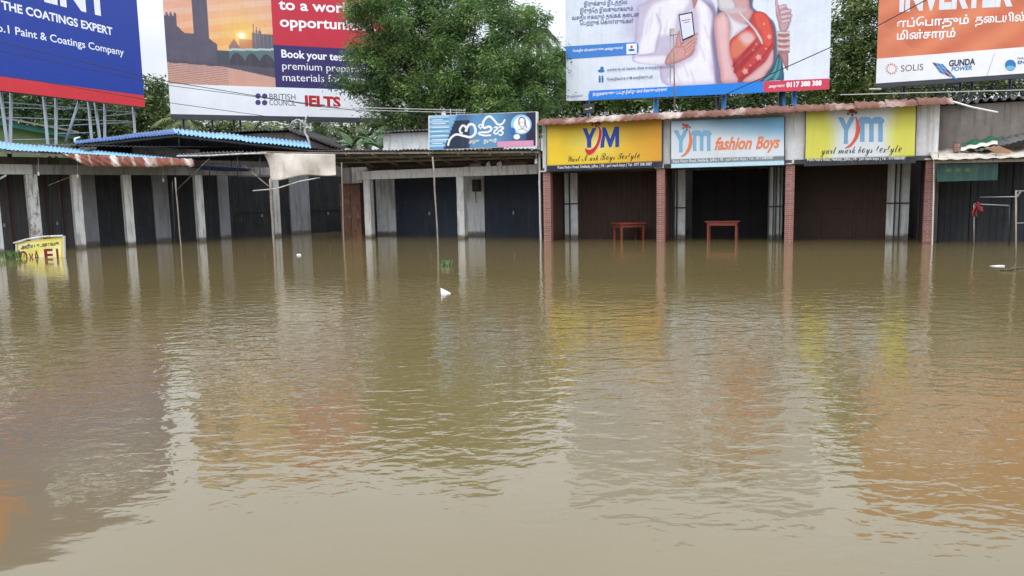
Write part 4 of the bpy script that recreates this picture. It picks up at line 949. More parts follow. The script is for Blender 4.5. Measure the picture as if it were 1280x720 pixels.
for x0, y0, x1, y1 in ((0, 116, 9, 180), (14, 116, 13, 180), (54, 121, 60, 182), (70, 122, 70, 182), (110, 128, 115, 180), (118, 128, 125, 175), (131, 129, 131, 175), (166, 134, 169, 170), (-40, 110, -38, 180), (-90, 105, -88, 180)):
    mb = MB(); a = GA.p(x0, y0 - 6, .36); b = GA.p(x1, y1, .36); d = b - a; b2 = a + d * ((a.z + .5) / (a.z - b.z)); mb.tube([a, b2], .055, 8); build('post', mb, M['steel'], tBA)
mb = MB(); mb.tube([GA.p(100, 122, .3), GA.p(82, 178, .3)], .05, 8)
for (x0, y0, x1, y1) in ((70, 137, 112, 135), (70, 167, 114, 166), (14, 175, 70, 174), (-20, 134, 60, 136), (131, 145, 168, 142), (-20, 146, 170, 152), (-20, 126, 170, 141), (60, 158, 168, 153)):
    mb.tube([GA.p(x0, y0, .45), GA.p(x1, y1, .45)], .02, 6)
build('brace', mb, M['steel'], tBA)

# B: London exam board
GB = fr_depth(214, 36, 488, 40)
zb0 = (GB.h(214, 149)[1] + GB.h(488, 153)[1]) / 2; sb0 = GB.h(214, 149)[0]; sb1 = GB.h(490, 153)[0]; zt0 = 12.5
tBB = thing('billboard', GB.w((sb0 + sb1) / 2, 0, -.5), 'billboard with a London sunset picture, red and navy panels and big red lettering below', 'billboard', 'large billboards above the shops')
mb = MB(); mb.box(GB, sb0, sb1, 0, .3, zb0, zt0); build('panel', mb, M['bezel'], tBB)
GBp = lambda s, z: GB.w(s, 0, z)
sm_ = GB.h(342, 60)[0]; z1_ = GB.h(214, 106)[1]; z2_ = GB.h(380, 58)[1]; zw = GB.h(300, 143)[1]
z1_ = (GB.h(214, 104.5)[1] + GB.h(430, 112)[1]) / 2
mb = MB(); mb.use(ink(240, 243, 248)); mb.box(GB, sb0 - .003, sb1 + .003, -.006, -.001, zb0 + .22, z1_)
mb.use(ink(200, 40, 62)); mb.box(GB, sm_, sb1 + .003, -.006, -.001, z2_, zt0)
mb.use(ink(52, 40, 104)); mb.box(GB, sm_, sb1 + .003, -.006, -.001, z1_ + .001, z2_ - .001)
build('printed_sheet', mb, None, tBB)
# sunset photograph print
def fl(u, v):
    # u 0..1 left-right, v: 0 top .. 1 bottom ; visible part is v>.45
    y = (v - .42) / .58
    px = u * 133; py = y * 104
    hor = 70 + u * 6
    if py > hor:
        k = (py - hor) / 34; c = mixc((205, 160, 150), (222, 166, 140), k); c = mixc(c, (110, 100, 112), .6 * (math.sin(px * .35 + py * 1.9) > .55) * (u < .55))
        if py < hor + 4 + (px > 70) * (px - 70) * .16: c = (86, 80, 92)
        return c
    c = mixc((232, 172, 150), (248, 150, 90), py / 60)
    c = mixc(c, (236, 200, 190), .5 * (math.sin(py * .32 + px * .06) > .2))
    d = math.hypot(px - 93, (py - 31) * 1.1); c = mixc(c, (255, 214, 96), math.exp(-d / 30)); c = mixc(c, (255, 255, 235), math.exp(-d * d / 26) * 1.4)
    b = 1e9
    if px < 15: b = 6 + 3 * math.sin(px * 1.3)
    elif px < 24: b = 22 + (px - 15) * 1.2
    elif px < 34: b = 32
    elif px < 53: b = -200
    elif px < 62: b = 38 + (px - 53) * .8
    elif px < 76: b = 54
    elif px < 90: b = 36 + abs(px - 83) * 1.6
    elif px > 106: b = 24 + 3 * math.sin(px * 1.9) if px < 118 else 27
    if px > 104 and px < 118 and int(px) % 4 == 0: b -= 8
    if px >= 33 and px < 53 and py < -40: b = -95 + abs(px - 43) * 3
    if b < 1e8 and py > b:
        g = (92, 86, 104) if px < 64 else mixc((150, 110, 110), (96, 96, 112), (px - 76) / 40)
        if px > 90: g = mixc(g, (160, 160, 160), .4 * ((int(px) % 5) == 0))
        c = mixc(g, (255, 190, 120), math.exp(-d / 10) * .8)
    if px >= 90 and px <= 106 and py > 36: c = mixc((190, 120, 90), (255, 200, 120), math.exp(-d / 12))
    if px > 76 and py > 50 + (1 - u) * 8:
        ar = ((px - 76) % 19) - 9.5; top = 56 + ar * ar * .12
        c = (90, 116, 118) if py < top else (66, 64, 76)
    elif px > 76 and py > 47 + (1 - u) * 8: c = (190, 205, 200)
    if 60 < px <= 76 and py > 54: c = (74, 80, 88)
    return c
cc = [GB.w(sb0 - .003, -.006, zt0), GB.w(sm_ - .002, -.006, zt0), GB.w(sm_ - .002, -.006, z1_ + .001), GB.w(sb0 - .003, -.006, z1_ + .001)]
class QF:  # wrapper so print_grid can take world corners
    def p(self, x, y, o): return cc[int(x)]
print_grid('sunset_picture', QF(), [(0, 0), (1, 0), (2, 0), (3, 0)], 0, 130, 180, fl, tBB)
mb = MB(); o = -.01
text(mb, GB, 'to a world of', (348.5, 11.5), (468, 18), 13, o, Wt, .022)
text(mb, GB, 'opportunities.', (350, 33), (470, 38.5), 13, o, Wt, .022)
text(mb, GB, 'Book your test to get', (352, 71.5), (466, 78), 9.5, o, Wt, .025)
text(mb, GB, 'premium preparation', (353, 86.5), (470, 91.5), 9.5, o, Wt, .0)
text(mb, GB, 'materials for', (353.5, 101), (427, 103), 9.5, o, Wt, .0)
text(mb, GB, 'free', (435, 103.5), (457, 104.3), 9.5, o, Wt, .02)
text(mb, GB, 'BRITISH', (337, 124), (369.5, 124.8), 7.2, o, ink(84, 88, 100), .0)
text(mb, GB, 'COUNCIL', (337, 131.5), (370, 132.3), 7.2, o, ink(84, 88, 100), .0)
text(mb, GB, 'IELTS', (381.5, 132), (426, 134), 12.5, o, ink(190, 34, 46), .05)
mb.use(ink(72, 62, 124))
for x, y in ((322.5, 120), (330.8, 120.2), (322.5, 128), (330.8, 128.4)): mb.disc(GB, x, y, 3.4, o)
build('lettering', mb, None, tBB, recalc=False)
for x in (229, 265, 292, 363, 447, 300):
    mb = MB(); a = GB.p(x, 149, .36); mb.tube([a + Vector((0, 0, 1)), Vector((a.x, a.y, -.5))], .11 if x in (363, 447) else .06, 8); build('post', mb, M['palmbark'] if x in (363, 447) else M['iron'], tBB)

# C: wedding couple board
GC = fr_depth(708, 32, 1035, 29.4)
zc0 = (GC.h(708, 125.5)[1] + GC.h(1035, 111)[1]) / 2; sc0 = GC.h(708, 120)[0]; sc1 = GC.h(1036.5, 100)[0]; ztc = 11.4
tBC = thing('billboard', GC.w((sc0 + sc1) / 2, 0, -.5), 'pale blue billboard showing a man with a phone and a woman in a red saree', 'billboard', 'large billboards above the shops')
mb = MB(); mb.box(GC, sc0, sc1, 0, .3, zc0, ztc); build('panel', mb, M['bezel'], tBC)
cc = [GC.w(sc0 - .003, -.004, ztc), GC.w(sc1 + .003, -.004, ztc), GC.w(sc1 + .003, -.004, zc0 - .003), GC.w(sc0 - .003, -.004, zc0 - .003)]
def fc(u, v):
    c = mixc((206, 220, 238), (222, 230, 240), v)
    d = math.hypot((u - .3), (v - .62) * .7); return mixc(c, (170, 160, 196), .6 * math.exp(-d * d * 90))
def proj(Pw):
    d = Pw - np.array(CAM); X_ = d @ np.array(rt); Y_ = d @ np.array(up); Z_ = d @ np.array(fw)
    return 640 + F * X_ / Z_, 360 - F * Y_ / Z_
NXg, NYg = 420, 240
uu, vv = np.meshgrid(np.linspace(0, 1, NXg + 1), np.linspace(0, 1, NYg + 1))
C4 = [np.array(c) for c in cc]
Pw = (C4[0] + (C4[1] - C4[0]) * uu[..., None]) * (1 - vv[..., None]) + (C4[3] + (C4[2] - C4[3]) * uu[..., None]) * vv[..., None]
PXg, PYg = proj(Pw)
IMG = np.array([212, 222, 238.]) * (1 - vv[..., None]) + np.array([226, 233, 243.]) * vv[..., None]
d_ = np.hypot(PXg - 800, (PYg - 20) * .6); IMG += (np.array([168, 158, 196.]) - IMG) * (.6 * np.exp(-(d_ / 22) ** 2))[..., None]
def smooth_px(pts, sub=5):
    n = len(pts); out = []
    for i in range(n):
        p0, p1, p2, p3 = pts[i - 1], pts[i], pts[(i + 1) % n], pts[(i + 2) % n]
        for k in range(sub):
            t_ = k / sub; out.append([.5 * ((2 * p1[j]) + (-p0[j] + p2[j]) * t_ + (2 * p0[j] - 5 * p1[j] + 4 * p2[j] - p3[j]) * t_ ** 2 + (-p0[j] + 3 * p1[j] - 3 * p2[j] + p3[j]) * t_ ** 3) for j in (0, 1)])
    return out
def art(col, pts, lay=0, soft=.7, edge=None, ew=4., hi=None, px=False, alpha=1.):
    global IMG
    pts = smooth_px([(800 + x / 6, y / 6) for x, y in pts] if not px else pts); n = len(pts)
    ins = np.zeros(PXg.shape, bool); dist = np.full(PXg.shape, 1e9)
    for i in range(n):
        (x0, y0), (x1, y1) = pts[i - 1], pts[i]
        c1 = (y0 > PYg) != (y1 > PYg)
        with np.errstate(divide='ignore', invalid='ignore'): ins ^= c1 & (PXg < (x1 - x0) * (PYg - y0) / ((y1 - y0) or 1e-9) + x0)
        dx, dy = x1 - x0, y1 - y0; l2 = dx * dx + dy * dy + 1e-9; t_ = np.clip(((PXg - x0) * dx + (PYg - y0) * dy) / l2, 0, 1)
        dist = np.minimum(dist, np.hypot(PXg - x0 - t_ * dx, PYg - y0 - t_ * dy))
    sd_ = np.where(ins, dist, -dist); m_ = np.clip(.5 + sd_ / soft, 0, 1)[..., None] * alpha
    c = np.array(col, float) * np.ones(PXg.shape + (1,))
    if edge: k_ = np.clip(1 - dist / ew, 0, 1)[..., None] ** 1.3; c = c + (np.array(edge, float) - c) * k_
    if hi: gx = np.clip((PXg - min(p[0] for p in pts)) / (max(p[0] for p in pts) - min(p[0] for p in pts) + 1e-6), 0, 1)[..., None]; c = c + (np.array(hi, float) - c) * (1 - gx) * .6
    IMG = IMG + (c - IMG) * m_
mb = MB(); o = -.012
g = lambda pts: [(800 + x / 6, y / 6) for x, y in pts]
# printed couple: man in a pale shirt
SH = (222, 218, 232)
art((198, 190, 212), [(-20, 60), (40, 20), (180, -60), (420, -60), (500, -20), (560, 40), (580, 200), (600, 420), (600, 630), (200, 640), (130, 490), (-30, 470), (-60, 420), (-40, 280)], edge=(176, 164, 196), ew=5, soft=2)
art((234, 232, 240), [(60, 60), (160, 0), (290, -30), (380, 0), (330, 90), (290, 110), (250, 250), (140, 290), (110, 400), (-20, 410), (10, 250)], edge=(206, 196, 216), ew=5, soft=2)
art((238, 236, 243), [(400, -20), (500, 10), (535, 90), (556, 300), (545, 500), (560, 625), (230, 632), (220, 560), (300, 480), (400, 420), (430, 300), (425, 120)], edge=(206, 194, 214), ew=7, soft=1.5)
art((232, 228, 238), [(-40, 425), (80, 415), (200, 410), (195, 480), (120, 490), (-30, 470)], edge=(200, 186, 206), ew=4, soft=1.5)
art((176, 160, 186), [(118, 110), (132, 110), (160, 180), (146, 290), (122, 390), (106, 400), (132, 280), (148, 190)], soft=2.5, alpha=.7)
art((170, 152, 180), [(-10, 412), (70, 402), (95, 396), (96, 408), (60, 414), (0, 420)], soft=1.5, alpha=.8)
for a_, b_ in ((260, 520), (320, 470), (380, 540), (450, 350), (480, 200)): art((204, 190, 212), [(a_, b_), (a_ + 8, b_ - 4), (a_ + 40, b_ + 90), (a_ + 30, b_ + 94)], soft=3, alpha=.6)
for a_, b_ in ((60, 150), (90, 110), (150, 60), (200, 160)): art((206, 194, 216), [(a_, b_), (a_ + 8, b_ - 3), (a_ - 10, b_ + 110), (a_ - 22, b_ + 104)], soft=2.5, alpha=.6)
art((120, 110, 146), [(470, 0), (530, 30), (566, 90), (562, 200), (590, 380), (640, 560), (640, 625), (572, 630), (556, 480), (532, 280), (548, 110), (500, 30)], soft=4, alpha=.9)
art((188, 136, 128), [(388, -70), (436, -70), (436, -10), (406, 60), (398, 40)], soft=1, edge=(150, 100, 100), ew=3)
SK = (206, 154, 148); SKE = (164, 104, 104)
art(SK, [(190, 480), (200, 425), (255, 350), (300, 320), (400, 300), (415, 340), (400, 400), (350, 440), (250, 482)], edge=SKE, ew=4)
art(SK, [(270, 350), (272, 290), (284, 240), (298, 232), (306, 300), (312, 350)], edge=SKE, ew=2.5)
for fx, fy, ex, ey in ((320, 345, 428, 254), (335, 365, 424, 290), (345, 390, 420, 318), (340, 415, 410, 352)):
    dx, dy = ex - fx, ey - fy; l = math.hypot(dx, dy); nx, ny = -dy / l * 13, dx / l * 13
    art((212, 162, 156), [(fx + nx, fy + ny), (fx - nx, fy - ny), ((fx + ex) / 2 - nx * .9, (fy + ey) / 2 - ny * .9), (ex - nx * .6, ey - ny * .6), (ex + nx * .6, ey + ny * .6), ((fx + ex) / 2 + nx * .9, (fy + ey) / 2 + ny * .9)], edge=SKE, ew=1.7, soft=.5)
mb.use(ink(28, 30, 44)); mb.poly(GC, g([(288, 108), (392, 88), (412, 262), (380, 280), (318, 308)]), o - .004, .002)
mb.use(ink(218, 226, 240)); mb.poly(GC, g([(297, 116), (385, 99), (403, 258), (380, 268), (322, 294)]), o - .007, .002)
mb.use(ink(216, 130, 120)); mb.poly(GC, g([(308, 152), (378, 140), (379, 148), (310, 160)]), o - .010, .002)
mb.use(ink(120, 130, 150)); mb.poly(GC, g([(330, 166), (370, 160), (370, 166), (330, 172)]), o - .010, .002)
# printed woman
art((74, 84, 108), [(575, 90), (600, 20), (640, -60), (760, -70), (860, -60), (850, 60), (1000, 160), (1030, 350), (1020, 500), (960, 612), (640, 625), (600, 560), (575, 300)], soft=2, edge=(96, 104, 128), ew=5)
art((228, 186, 188), [(555, 180), (572, 120), (620, 88), (665, 120), (680, 240), (690, 420), (720, 540), (750, 612), (620, 622), (600, 540), (575, 380)], edge=(192, 138, 142), ew=7)
art((206, 158, 158), [(690, -60), (800, -60), (825, 50), (850, 100), (760, 210), (660, 130), (640, 90)], edge=(170, 122, 126), ew=5, soft=1.5)
art((212, 206, 210), [(580, -20), (600, -50), (680, -20), (720, 30), (700, 80), (620, 84), (585, 50)], edge=(160, 150, 160), ew=4, soft=1.5)
art((226, 224, 230), [(630, 90), (665, 100), (720, 150), (800, 180), (815, 195), (730, 260), (670, 315), (676, 200), (655, 120)], edge=(180, 168, 180), ew=5, soft=1)
art((196, 58, 54), [(672, 312), (740, 250), (815, 190), (845, 100), (900, 85), (960, 120), (1000, 230), (1000, 360), (920, 480), (770, 612), (740, 600), (705, 520), (690, 420)], edge=(170, 40, 48), ew=3)
art((222, 88, 64), [(860, 110), (900, 95), (950, 130), (985, 240), (980, 340), (930, 330), (915, 250), (880, 190)], soft=3, alpha=.8)
art((216, 116, 88), [(676, 330), (740, 262), (800, 240), (850, 262), (862, 310), (780, 400), (690, 440)], soft=4, edge=(200, 90, 74), ew=4)
art((228, 190, 190), [(745, 268), (790, 236), (840, 250), (860, 300), (800, 340), (760, 310)], soft=7, alpha=.9)
for q_ in ([(705, 470), (870, 290), (884, 300), (720, 490)], [(715, 505), (905, 328), (912, 340), (735, 540)], [(740, 590), (920, 420), (985, 330), (990, 345), (900, 470), (770, 610)]): art((156, 30, 44), q_, soft=1.6, alpha=.8)
art((226, 178, 176), [(770, 612), (850, 540), (940, 460), (996, 370), (996, 470), (950, 545), (900, 600)], edge=(196, 140, 142), ew=4)
art((36, 106, 118), [(900, 606), (960, 560), (1010, 480), (1040, 390), (1060, 420), (1080, 590), (1040, 602), (960, 606)], edge=(24, 60, 80), ew=4)
for q_ in ([(930, 600), (1000, 530), (1030, 440), (1036, 450), (1010, 545), (950, 604)], [(1000, 600), (1040, 520), (1052, 440), (1058, 460), (1050, 530), (1020, 600)]): art((110, 180, 180), q_, soft=1.5, alpha=.7)
for cx, cy, r_ in ((890, 430, 26), (970, 275, 19), (790, 535, 26), (828, 490, 8), (945, 365, 9), (870, 330, 8), (930, 180, 9), (850, 375, 8)):
    art((230, 176, 172), [(cx + r_ * (1 if k % 2 else .7) * math.cos(k * .6283), cy + r_ * (1 if k % 2 else .7) * math.sin(k * .6283)) for k in range(10)], soft=1.2, alpha=.85)
art((222, 212, 214), [(742, 66), (776, 110), (880, 230), (922, 310), (916, 335), (900, 310), (875, 265), (840, 210), (745, 110)], edge=(160, 140, 146), ew=1.6, soft=.6)
art((200, 188, 194), [(600, 70), (700, 60), (790, 60), (800, 72), (760, 96), (660, 96)], soft=2, alpha=.8)
# raised hand with bangles
art((196, 160, 164), [(1022, 60), (1040, 45), (1090, 50), (1128, 85), (1132, 150), (1100, 232), (1052, 235), (1036, 170), (1020, 110)], edge=(140, 104, 116), ew=3)
for (a0, b0, a1, b1) in ((1040, 60, 1098, 44), (1052, 96, 1132, 78), (1056, 130, 1138, 116), (1060, 164, 1130, 152)):
    dx, dy = a1 - a0, b1 - b0; l = math.hypot(dx, dy); nx, ny = -dy / l * 15, dx / l * 15
    art((214, 182, 186), [(a0 + nx, b0 + ny), (a0 - nx, b0 - ny), ((a0 + a1) / 2 - nx * 1.1, (b0 + b1) / 2 - ny * 1.1), (a1 - nx * .7, b1 - ny * .7), (a1 + nx * .7, b1 + ny * .7), ((a0 + a1) / 2 + nx * .9, (b0 + b1) / 2 + ny * .9)], edge=(128, 90, 104), ew=1.5, soft=.5)
art((206, 172, 176), [(1012, -10), (1026, -12), (1036, 40), (1044, 110), (1030, 120), (1018, 70)], edge=(140, 100, 112), ew=1.5, soft=.5)
for k_ in range(0): art((206, 172, 176), [(1046 + k_ * 6, 62 + k_ * 26), (1085 + k_ * 10, 50 + k_ * 22), (1118 + k_ * 4, 66 + k_ * 24), (1112 + k_ * 3, 82 + k_ * 24), (1080 + k_ * 8, 70 + k_ * 24), (1052 + k_ * 6, 82 + k_ * 26)], edge=(136, 98, 110), ew=1.6, soft=.5)
art((180, 130, 130), [(1040, 380), (1105, 380), (1110, 520), (1085, 500)], edge=(140, 96, 100), ew=4)
for k in range(8): y = 232 + k * 21; art((226, 212, 210) if k % 2 == 0 else (182, 96, 96), [(1034, y), (1078, y + 5), (1120, y), (1120, y + 17), (1078, y + 24), (1036, y + 18)], edge=(150, 120, 124), ew=1.5, soft=.5)
# heads above
art((44, 40, 48), [(350, -330), (440, -340), (480, -240), (450, -150), (360, -150), (320, -240)], soft=1.5)
art((186, 132, 116), [(365, -270), (440, -270), (455, -190), (440, -90), (410, -50), (375, -80), (355, -180)], edge=(150, 100, 90), ew=4)
art((44, 36, 42), [(660, -320), (780, -330), (860, -230), (850, -80), (800, -50), (650, -80), (630, -220)], soft=1.5)
art((218, 170, 156), [(690, -250), (760, -260), (790, -180), (760, -90), (730, -60), (690, -90), (670, -180)], edge=(180, 130, 122), ew=4)
for x_, y_ in ((388, -190), (426, -190), (712, -180), (750, -180)): art((50, 36, 40), [(x_ - 9, y_), (x_, y_ - 5), (x_ + 9, y_), (x_, y_ + 5)], soft=.6)
for x_, y_ in ((408, -115), (730, -110)): art((168, 84, 84), [(x_ - 14, y_), (x_, y_ - 4), (x_ + 14, y_), (x_, y_ + 8)], soft=.6)
IMG += np.random.RandomState(3).normal(size=IMG.shape[:2] + (1,)) * 2.5
def fimg(u, v): return tuple(IMG[int(round(v * NYg)), int(round(u * NXg))])
print_grid('printed_sheet', QF(), [(0, 0), (1, 0), (2, 0), (3, 0)], 0, NXg, NYg, fimg, tBC)
# bands
mb.use(ink(58, 128, 208)); mb.poly(GC, [(707, 58), (792, 52.7), (797, 54), (798.5, 58), (798, 65), (795, 68), (708, 74)], o - .004)
mb.use(ink(232, 238, 244)); mb.poly(GC, [(783, 55), (796, 54.2), (796, 67), (783, 68)], o - .008)
mb.use(ink(200, 60, 60)); mb.disc(GC, 789.5, 58.5, 1.6, o - .012); mb.use(ink(50, 110, 190)); mb.disc(GC, 789.5, 62.5, 4, o - .012, ry=1.6)
mb.use(ink(16, 128, 224)); mb.poly(GC, [(737, 113.5), (960, 101.5), (960, 115.4), (736, 125.3), (735.5, 119)], o - .036)
mb.use(ink(206, 60, 84)); mb.poly(GC, [(954, 104), (957, 101.6), (1036.5, 98), (1036.5, 111.6), (957, 115.4), (954, 113)], o - .04)
mb.use(ink(50, 110, 180)); mb.disc(GC, 751.5, 88.5, 4.3, o - .004, ry=2); mb.disc(GC, 752.5, 85.3, 2.2, o - .005); 
for x in (749.5, 753): mb.disc(GC, x, 95.5, 1.2, o - .004); mb.poly(GC, [(x - 1.3, 97), (x + 1.4, 97), (x + 1.2, 103), (x - .9, 103)], o - .005)
NV = ink(40, 70, 130)
text(mb, GC, 'இருக்கும் இடத்தில்', (730, 7.5), (784, 5), 5, o, NV, .012)
text(mb, GC, 'இருந்தே இலகுவாகவும்'.replace('தே', 'ேத'), (725, 16), (791, 13), 5, o, NV, .012)
text(mb, GC, 'வசதியாகவும் தங்கக் கடைன'.replace('கடைன', 'கைடன'), (715, 25), (799, 20.5), 5, o, NV, .012)
text(mb, GC, 'ெபற்றுக் ெகாள்ளுங்கள்', (725, 31.5), (792, 28.5), 5, o, NV, .012)
text(mb, GC, 'மேலதிக விபரங்களுக்கு அழையுங்கள்'.replace('மே', 'ேம').replace('ழை', 'ைழ'), (716, 65), (779, 61), 2.8, o - .008, Wt, .02)
text(mb, GC, 'நகைக் கடன் சேவை மிகக் குறைந்த வட்டியில்'.replace('கை', 'ைக').replace('சேவை', 'ேசைவ').replace('றை', 'ைற'), (759, 88.5), (842, 84), 2.8, o - .03, NV, .01)
text(mb, GC, 'மேலதிகமாக ATM வசதிகளுடன்'.replace('மே', 'ேம'), (759, 100.5), (816, 97), 3, o - .03, NV, .01)
text(mb, GC, 'நிபந்தனைகளுக்கு உட்பட்டது, இன்றே உங்கள் கிளைக்கு வாருங்கள்'.replace('னை', 'ைன').replace('றே', 'ேற').replace('ளை', 'ைள'), (741, 119.5), (834, 113.5), 3.6, o - .042, Wt, .02)
text(mb, GC, 'அழையுங்கள்'.replace('ழை', 'ைழ'), (961, 109.5), (981, 108.5), 3.2, o - .044, Wt, .02)
text(mb, GC, '0117 388 388', (983, 109), (1027, 106.5), 6, o - .044, Wt, .04)
text(mb, GC, 'நிபந்தனைகள்'.replace('னை', 'ைன'), (709, 122), (729, 120.5), 2.2, o, NV, .0)
build('artwork', mb, None, tBC, recalc=False)
for x in (735, 820, 897, 905, 975, 980, 993):
    mb = MB(); a = GC.p(x, 112, .4); mb.tube([a + Vector((0, 0, .8)), Vector((a.x, a.y, -.5))], .07 if x not in (820, 905, 993) else .1, 8); build('post', mb, M['iron'] if x in (897, 975) else M['bluepost'], tBC)

# D: orange inverter board
GD = fr_depth(1095, 31, 1280, 29)
zd0 = (GD.h(1095, 108.5)[1] + GD.h(1280, 99)[1]) / 2; sd0 = GD.h(1095.5, 90)[0]; sd1 = sd0 + 12; ztd = 12.2
tBD = thing('billboard', GD.w(sd0 + 5, 0, -.5), 'orange billboard with white Tamil words over a white logo strip', 'billboard', 'large billboards above the shops')
mb = MB(); mb.box(GD, sd0, sd1, 0, .3, zd0, ztd); build('panel', mb, M['bezel'], tBD)
zs = zd0 + .17; zo = (GD.h(1095, 70)[1] + GD.h(1280, 62.5)[1]) / 2
mb = MB(); mb.use(ink(240, 241, 244)); mb.box(GD, sd0 - .003, sd1, -.006, -.001, zs, zo); build('logo_strip', mb, None, tBD)
cc = [GD.w(sd0 - .003, -.005, ztd), GD.w(sd1, -.005, ztd), GD.w(sd1, -.005, zo + .001), GD.w(sd0 - .003, -.005, zo + .001)]
def fd(u, v):
    x = u * 12; y = (1 - v) * (ztd - zo); k = .5 + .5 * math.sin((x * .75 - y * 1.0) * 5.2 * (.85 + .05 * math.sin(x)))
    return mixc((228, 136, 96), (204, 106, 74), k * .8 * (1 if x + y > 1.5 else .4))
print_grid('printed_sheet', QF(), [(0, 0), (1, 0), (2, 0), (3, 0)], 0, 200, 100, fd, tBD)
mb = MB(); o = -.012
text(mb, GD, 'INVERTER', (1124, 12.5), (1266, 5.5), 34, o, ink(226, 228, 234), .05)
text(mb, GD, 'எப்'+'ேபா'+'தும் த'.replace('த', 'த')[:5], (1121, 34), (1211, 29), 9.5, o, Wt, .03) if False else None
text(mb, GD, 'எப்ேபாதும்', (1121, 34), (1211, 29.5), 9.5, o, Wt, .022)
text(mb, GD, 'தைடயில்லா', (1219, 29), (1302, 25), 9.5, o, Wt, .022)
text(mb, GD, 'மின்சாரம்', (1121, 49.5), (1194, 46), 9.5, o, Wt, .022)
text(mb, GD, 'SOLIS', (1126, 89.5), (1154, 87.5), 8, o, ink(110, 100, 105), .0)
text(mb, GD, 'GUNDA', (1186, 83), (1219, 80.5), 7.5, o, ink(50, 56, 88), .04)
text(mb, GD, 'POWER', (1189, 89), (1215, 87), 5, o, ink(70, 130, 190), .03, .2)
text(mb, GD, 'NATIONAL', (1272, 74.5), (1300, 73), 3, o, ink(80, 90, 110), .01)
text(mb, GD, 'ENERGY', (1272, 80), (1300, 78.5), 4, o, ink(50, 90, 150), .03)
mb.use(ink(210, 130, 90))
for k in range(14):
    a = k * 2 * math.pi / 14; ca, sa_ = math.cos(a), math.sin(a); cx, cy = 1114.5, 86
    mb.poly(GD, [(cx + 5 * ca - 1 * sa_, cy + 5 * sa_ + 1 * ca), (cx + 8.3 * ca, cy + 8.3 * sa_), (cx + 5 * ca + 1 * sa_, cy + 5 * sa_ - 1 * ca)], o)
for i in range(3):
    for j in range(3):
        f = lambda a, b_: (1165 + 14 * a + 3 * b_ + a * b_ * 3, 78 + 4 * b_ + 2.2 * a + 3 * b_ * a * .8) 
        a0, a1, b0_, b1_ = i / 3 + .02, (i + 1) / 3 - .03, j, j + .9
        mb.use(ink(*((60, 130, 190) if (i + j) % 3 else (90, 60, 110)))); mb.poly(GD, [f(a0, b0_ * 1.1), f(a1, b0_ * 1.1), f(a1, b1_ * 1.1), f(a0, b1_ * 1.1)], o)
mb.use(ink(44, 120, 190)); mb.disc(GD, 1263, 81.5, 7, o); mb.use(ink(120, 190, 220)); mb.bez(GD, [(1257, 85), (1262, 82), (1269, 84), (1266, 87), (1260, 87.5)], o - .004)
mb.use(ink(190, 190, 198)); mb.poly(GD, [(1243, 66), (1243.8, 66), (1234, 95), (1233, 95)], o)
build('artwork', mb, None, tBD, recalc=False)
for x in (1130, 1200, 1215, 1262, 1310):
    mb = MB(); a = GD.p(x, 104, .4); mb.tube([a + Vector((0, 0, .8)), Vector((a.x, a.y, -.5))], .07, 8); build('post', mb, M['iron'], tBD)
mb = MB()
for k in range(7):
    x = 1110 + k * 26; mb.tube([GD.p(x, 104, .5), GD.p(x + 26, 132, .5)], .025, 6); mb.tube([GD.p(x + 26, 104, .5), GD.p(x, 132, .5)], .025, 6)
mb.tube([GD.p(1097, 112, .5), GD.p(1330, 104, .5)], .02, 6)
build('brace', mb, M['iron'], tBD)
mb = MB(); mb.tube([GD.p(1086, 111.5, -.2), GD.p(1102, 111.5, -.2)], .04, 6); build('bracket', mb, M['paint'], tBD)

# ------------------------------------------------------------------ green house at the far left
FG = fr_depth(-60, 37, 95, 39)
tG = thing('green_house', FG.p(20, 300, 0), 'pale green house with a green roof edge behind the royal blue billboard', 'building')
mb = MB(); mb.prism([FG.p(x, y, 0) for x, y in ((-300, 300), (88, 300), (88, 174), (-300, 95))], FG.n * 7); build('wall', mb, M['palegreen'], tG)
mb = MB(); mb.prism([FG.p(x, y, -.4) for x, y in ((-300, 100), (98, 175), (98, 169), (-300, 88))], FG.n * 8); mb.prism([FG.p(x, y, -.5) for x, y in ((-300, 88), (98, 166.5), (98, 164.5), (-300, 84))], FG.n * .1); build('roof', mb, M['green'], tG)
mb = MB(); mb.bar(FG.p(-100, 128, -.65), FG.p(98, 165, -.65), .06, .08); build('gutter', mb, M['wood'], tG)

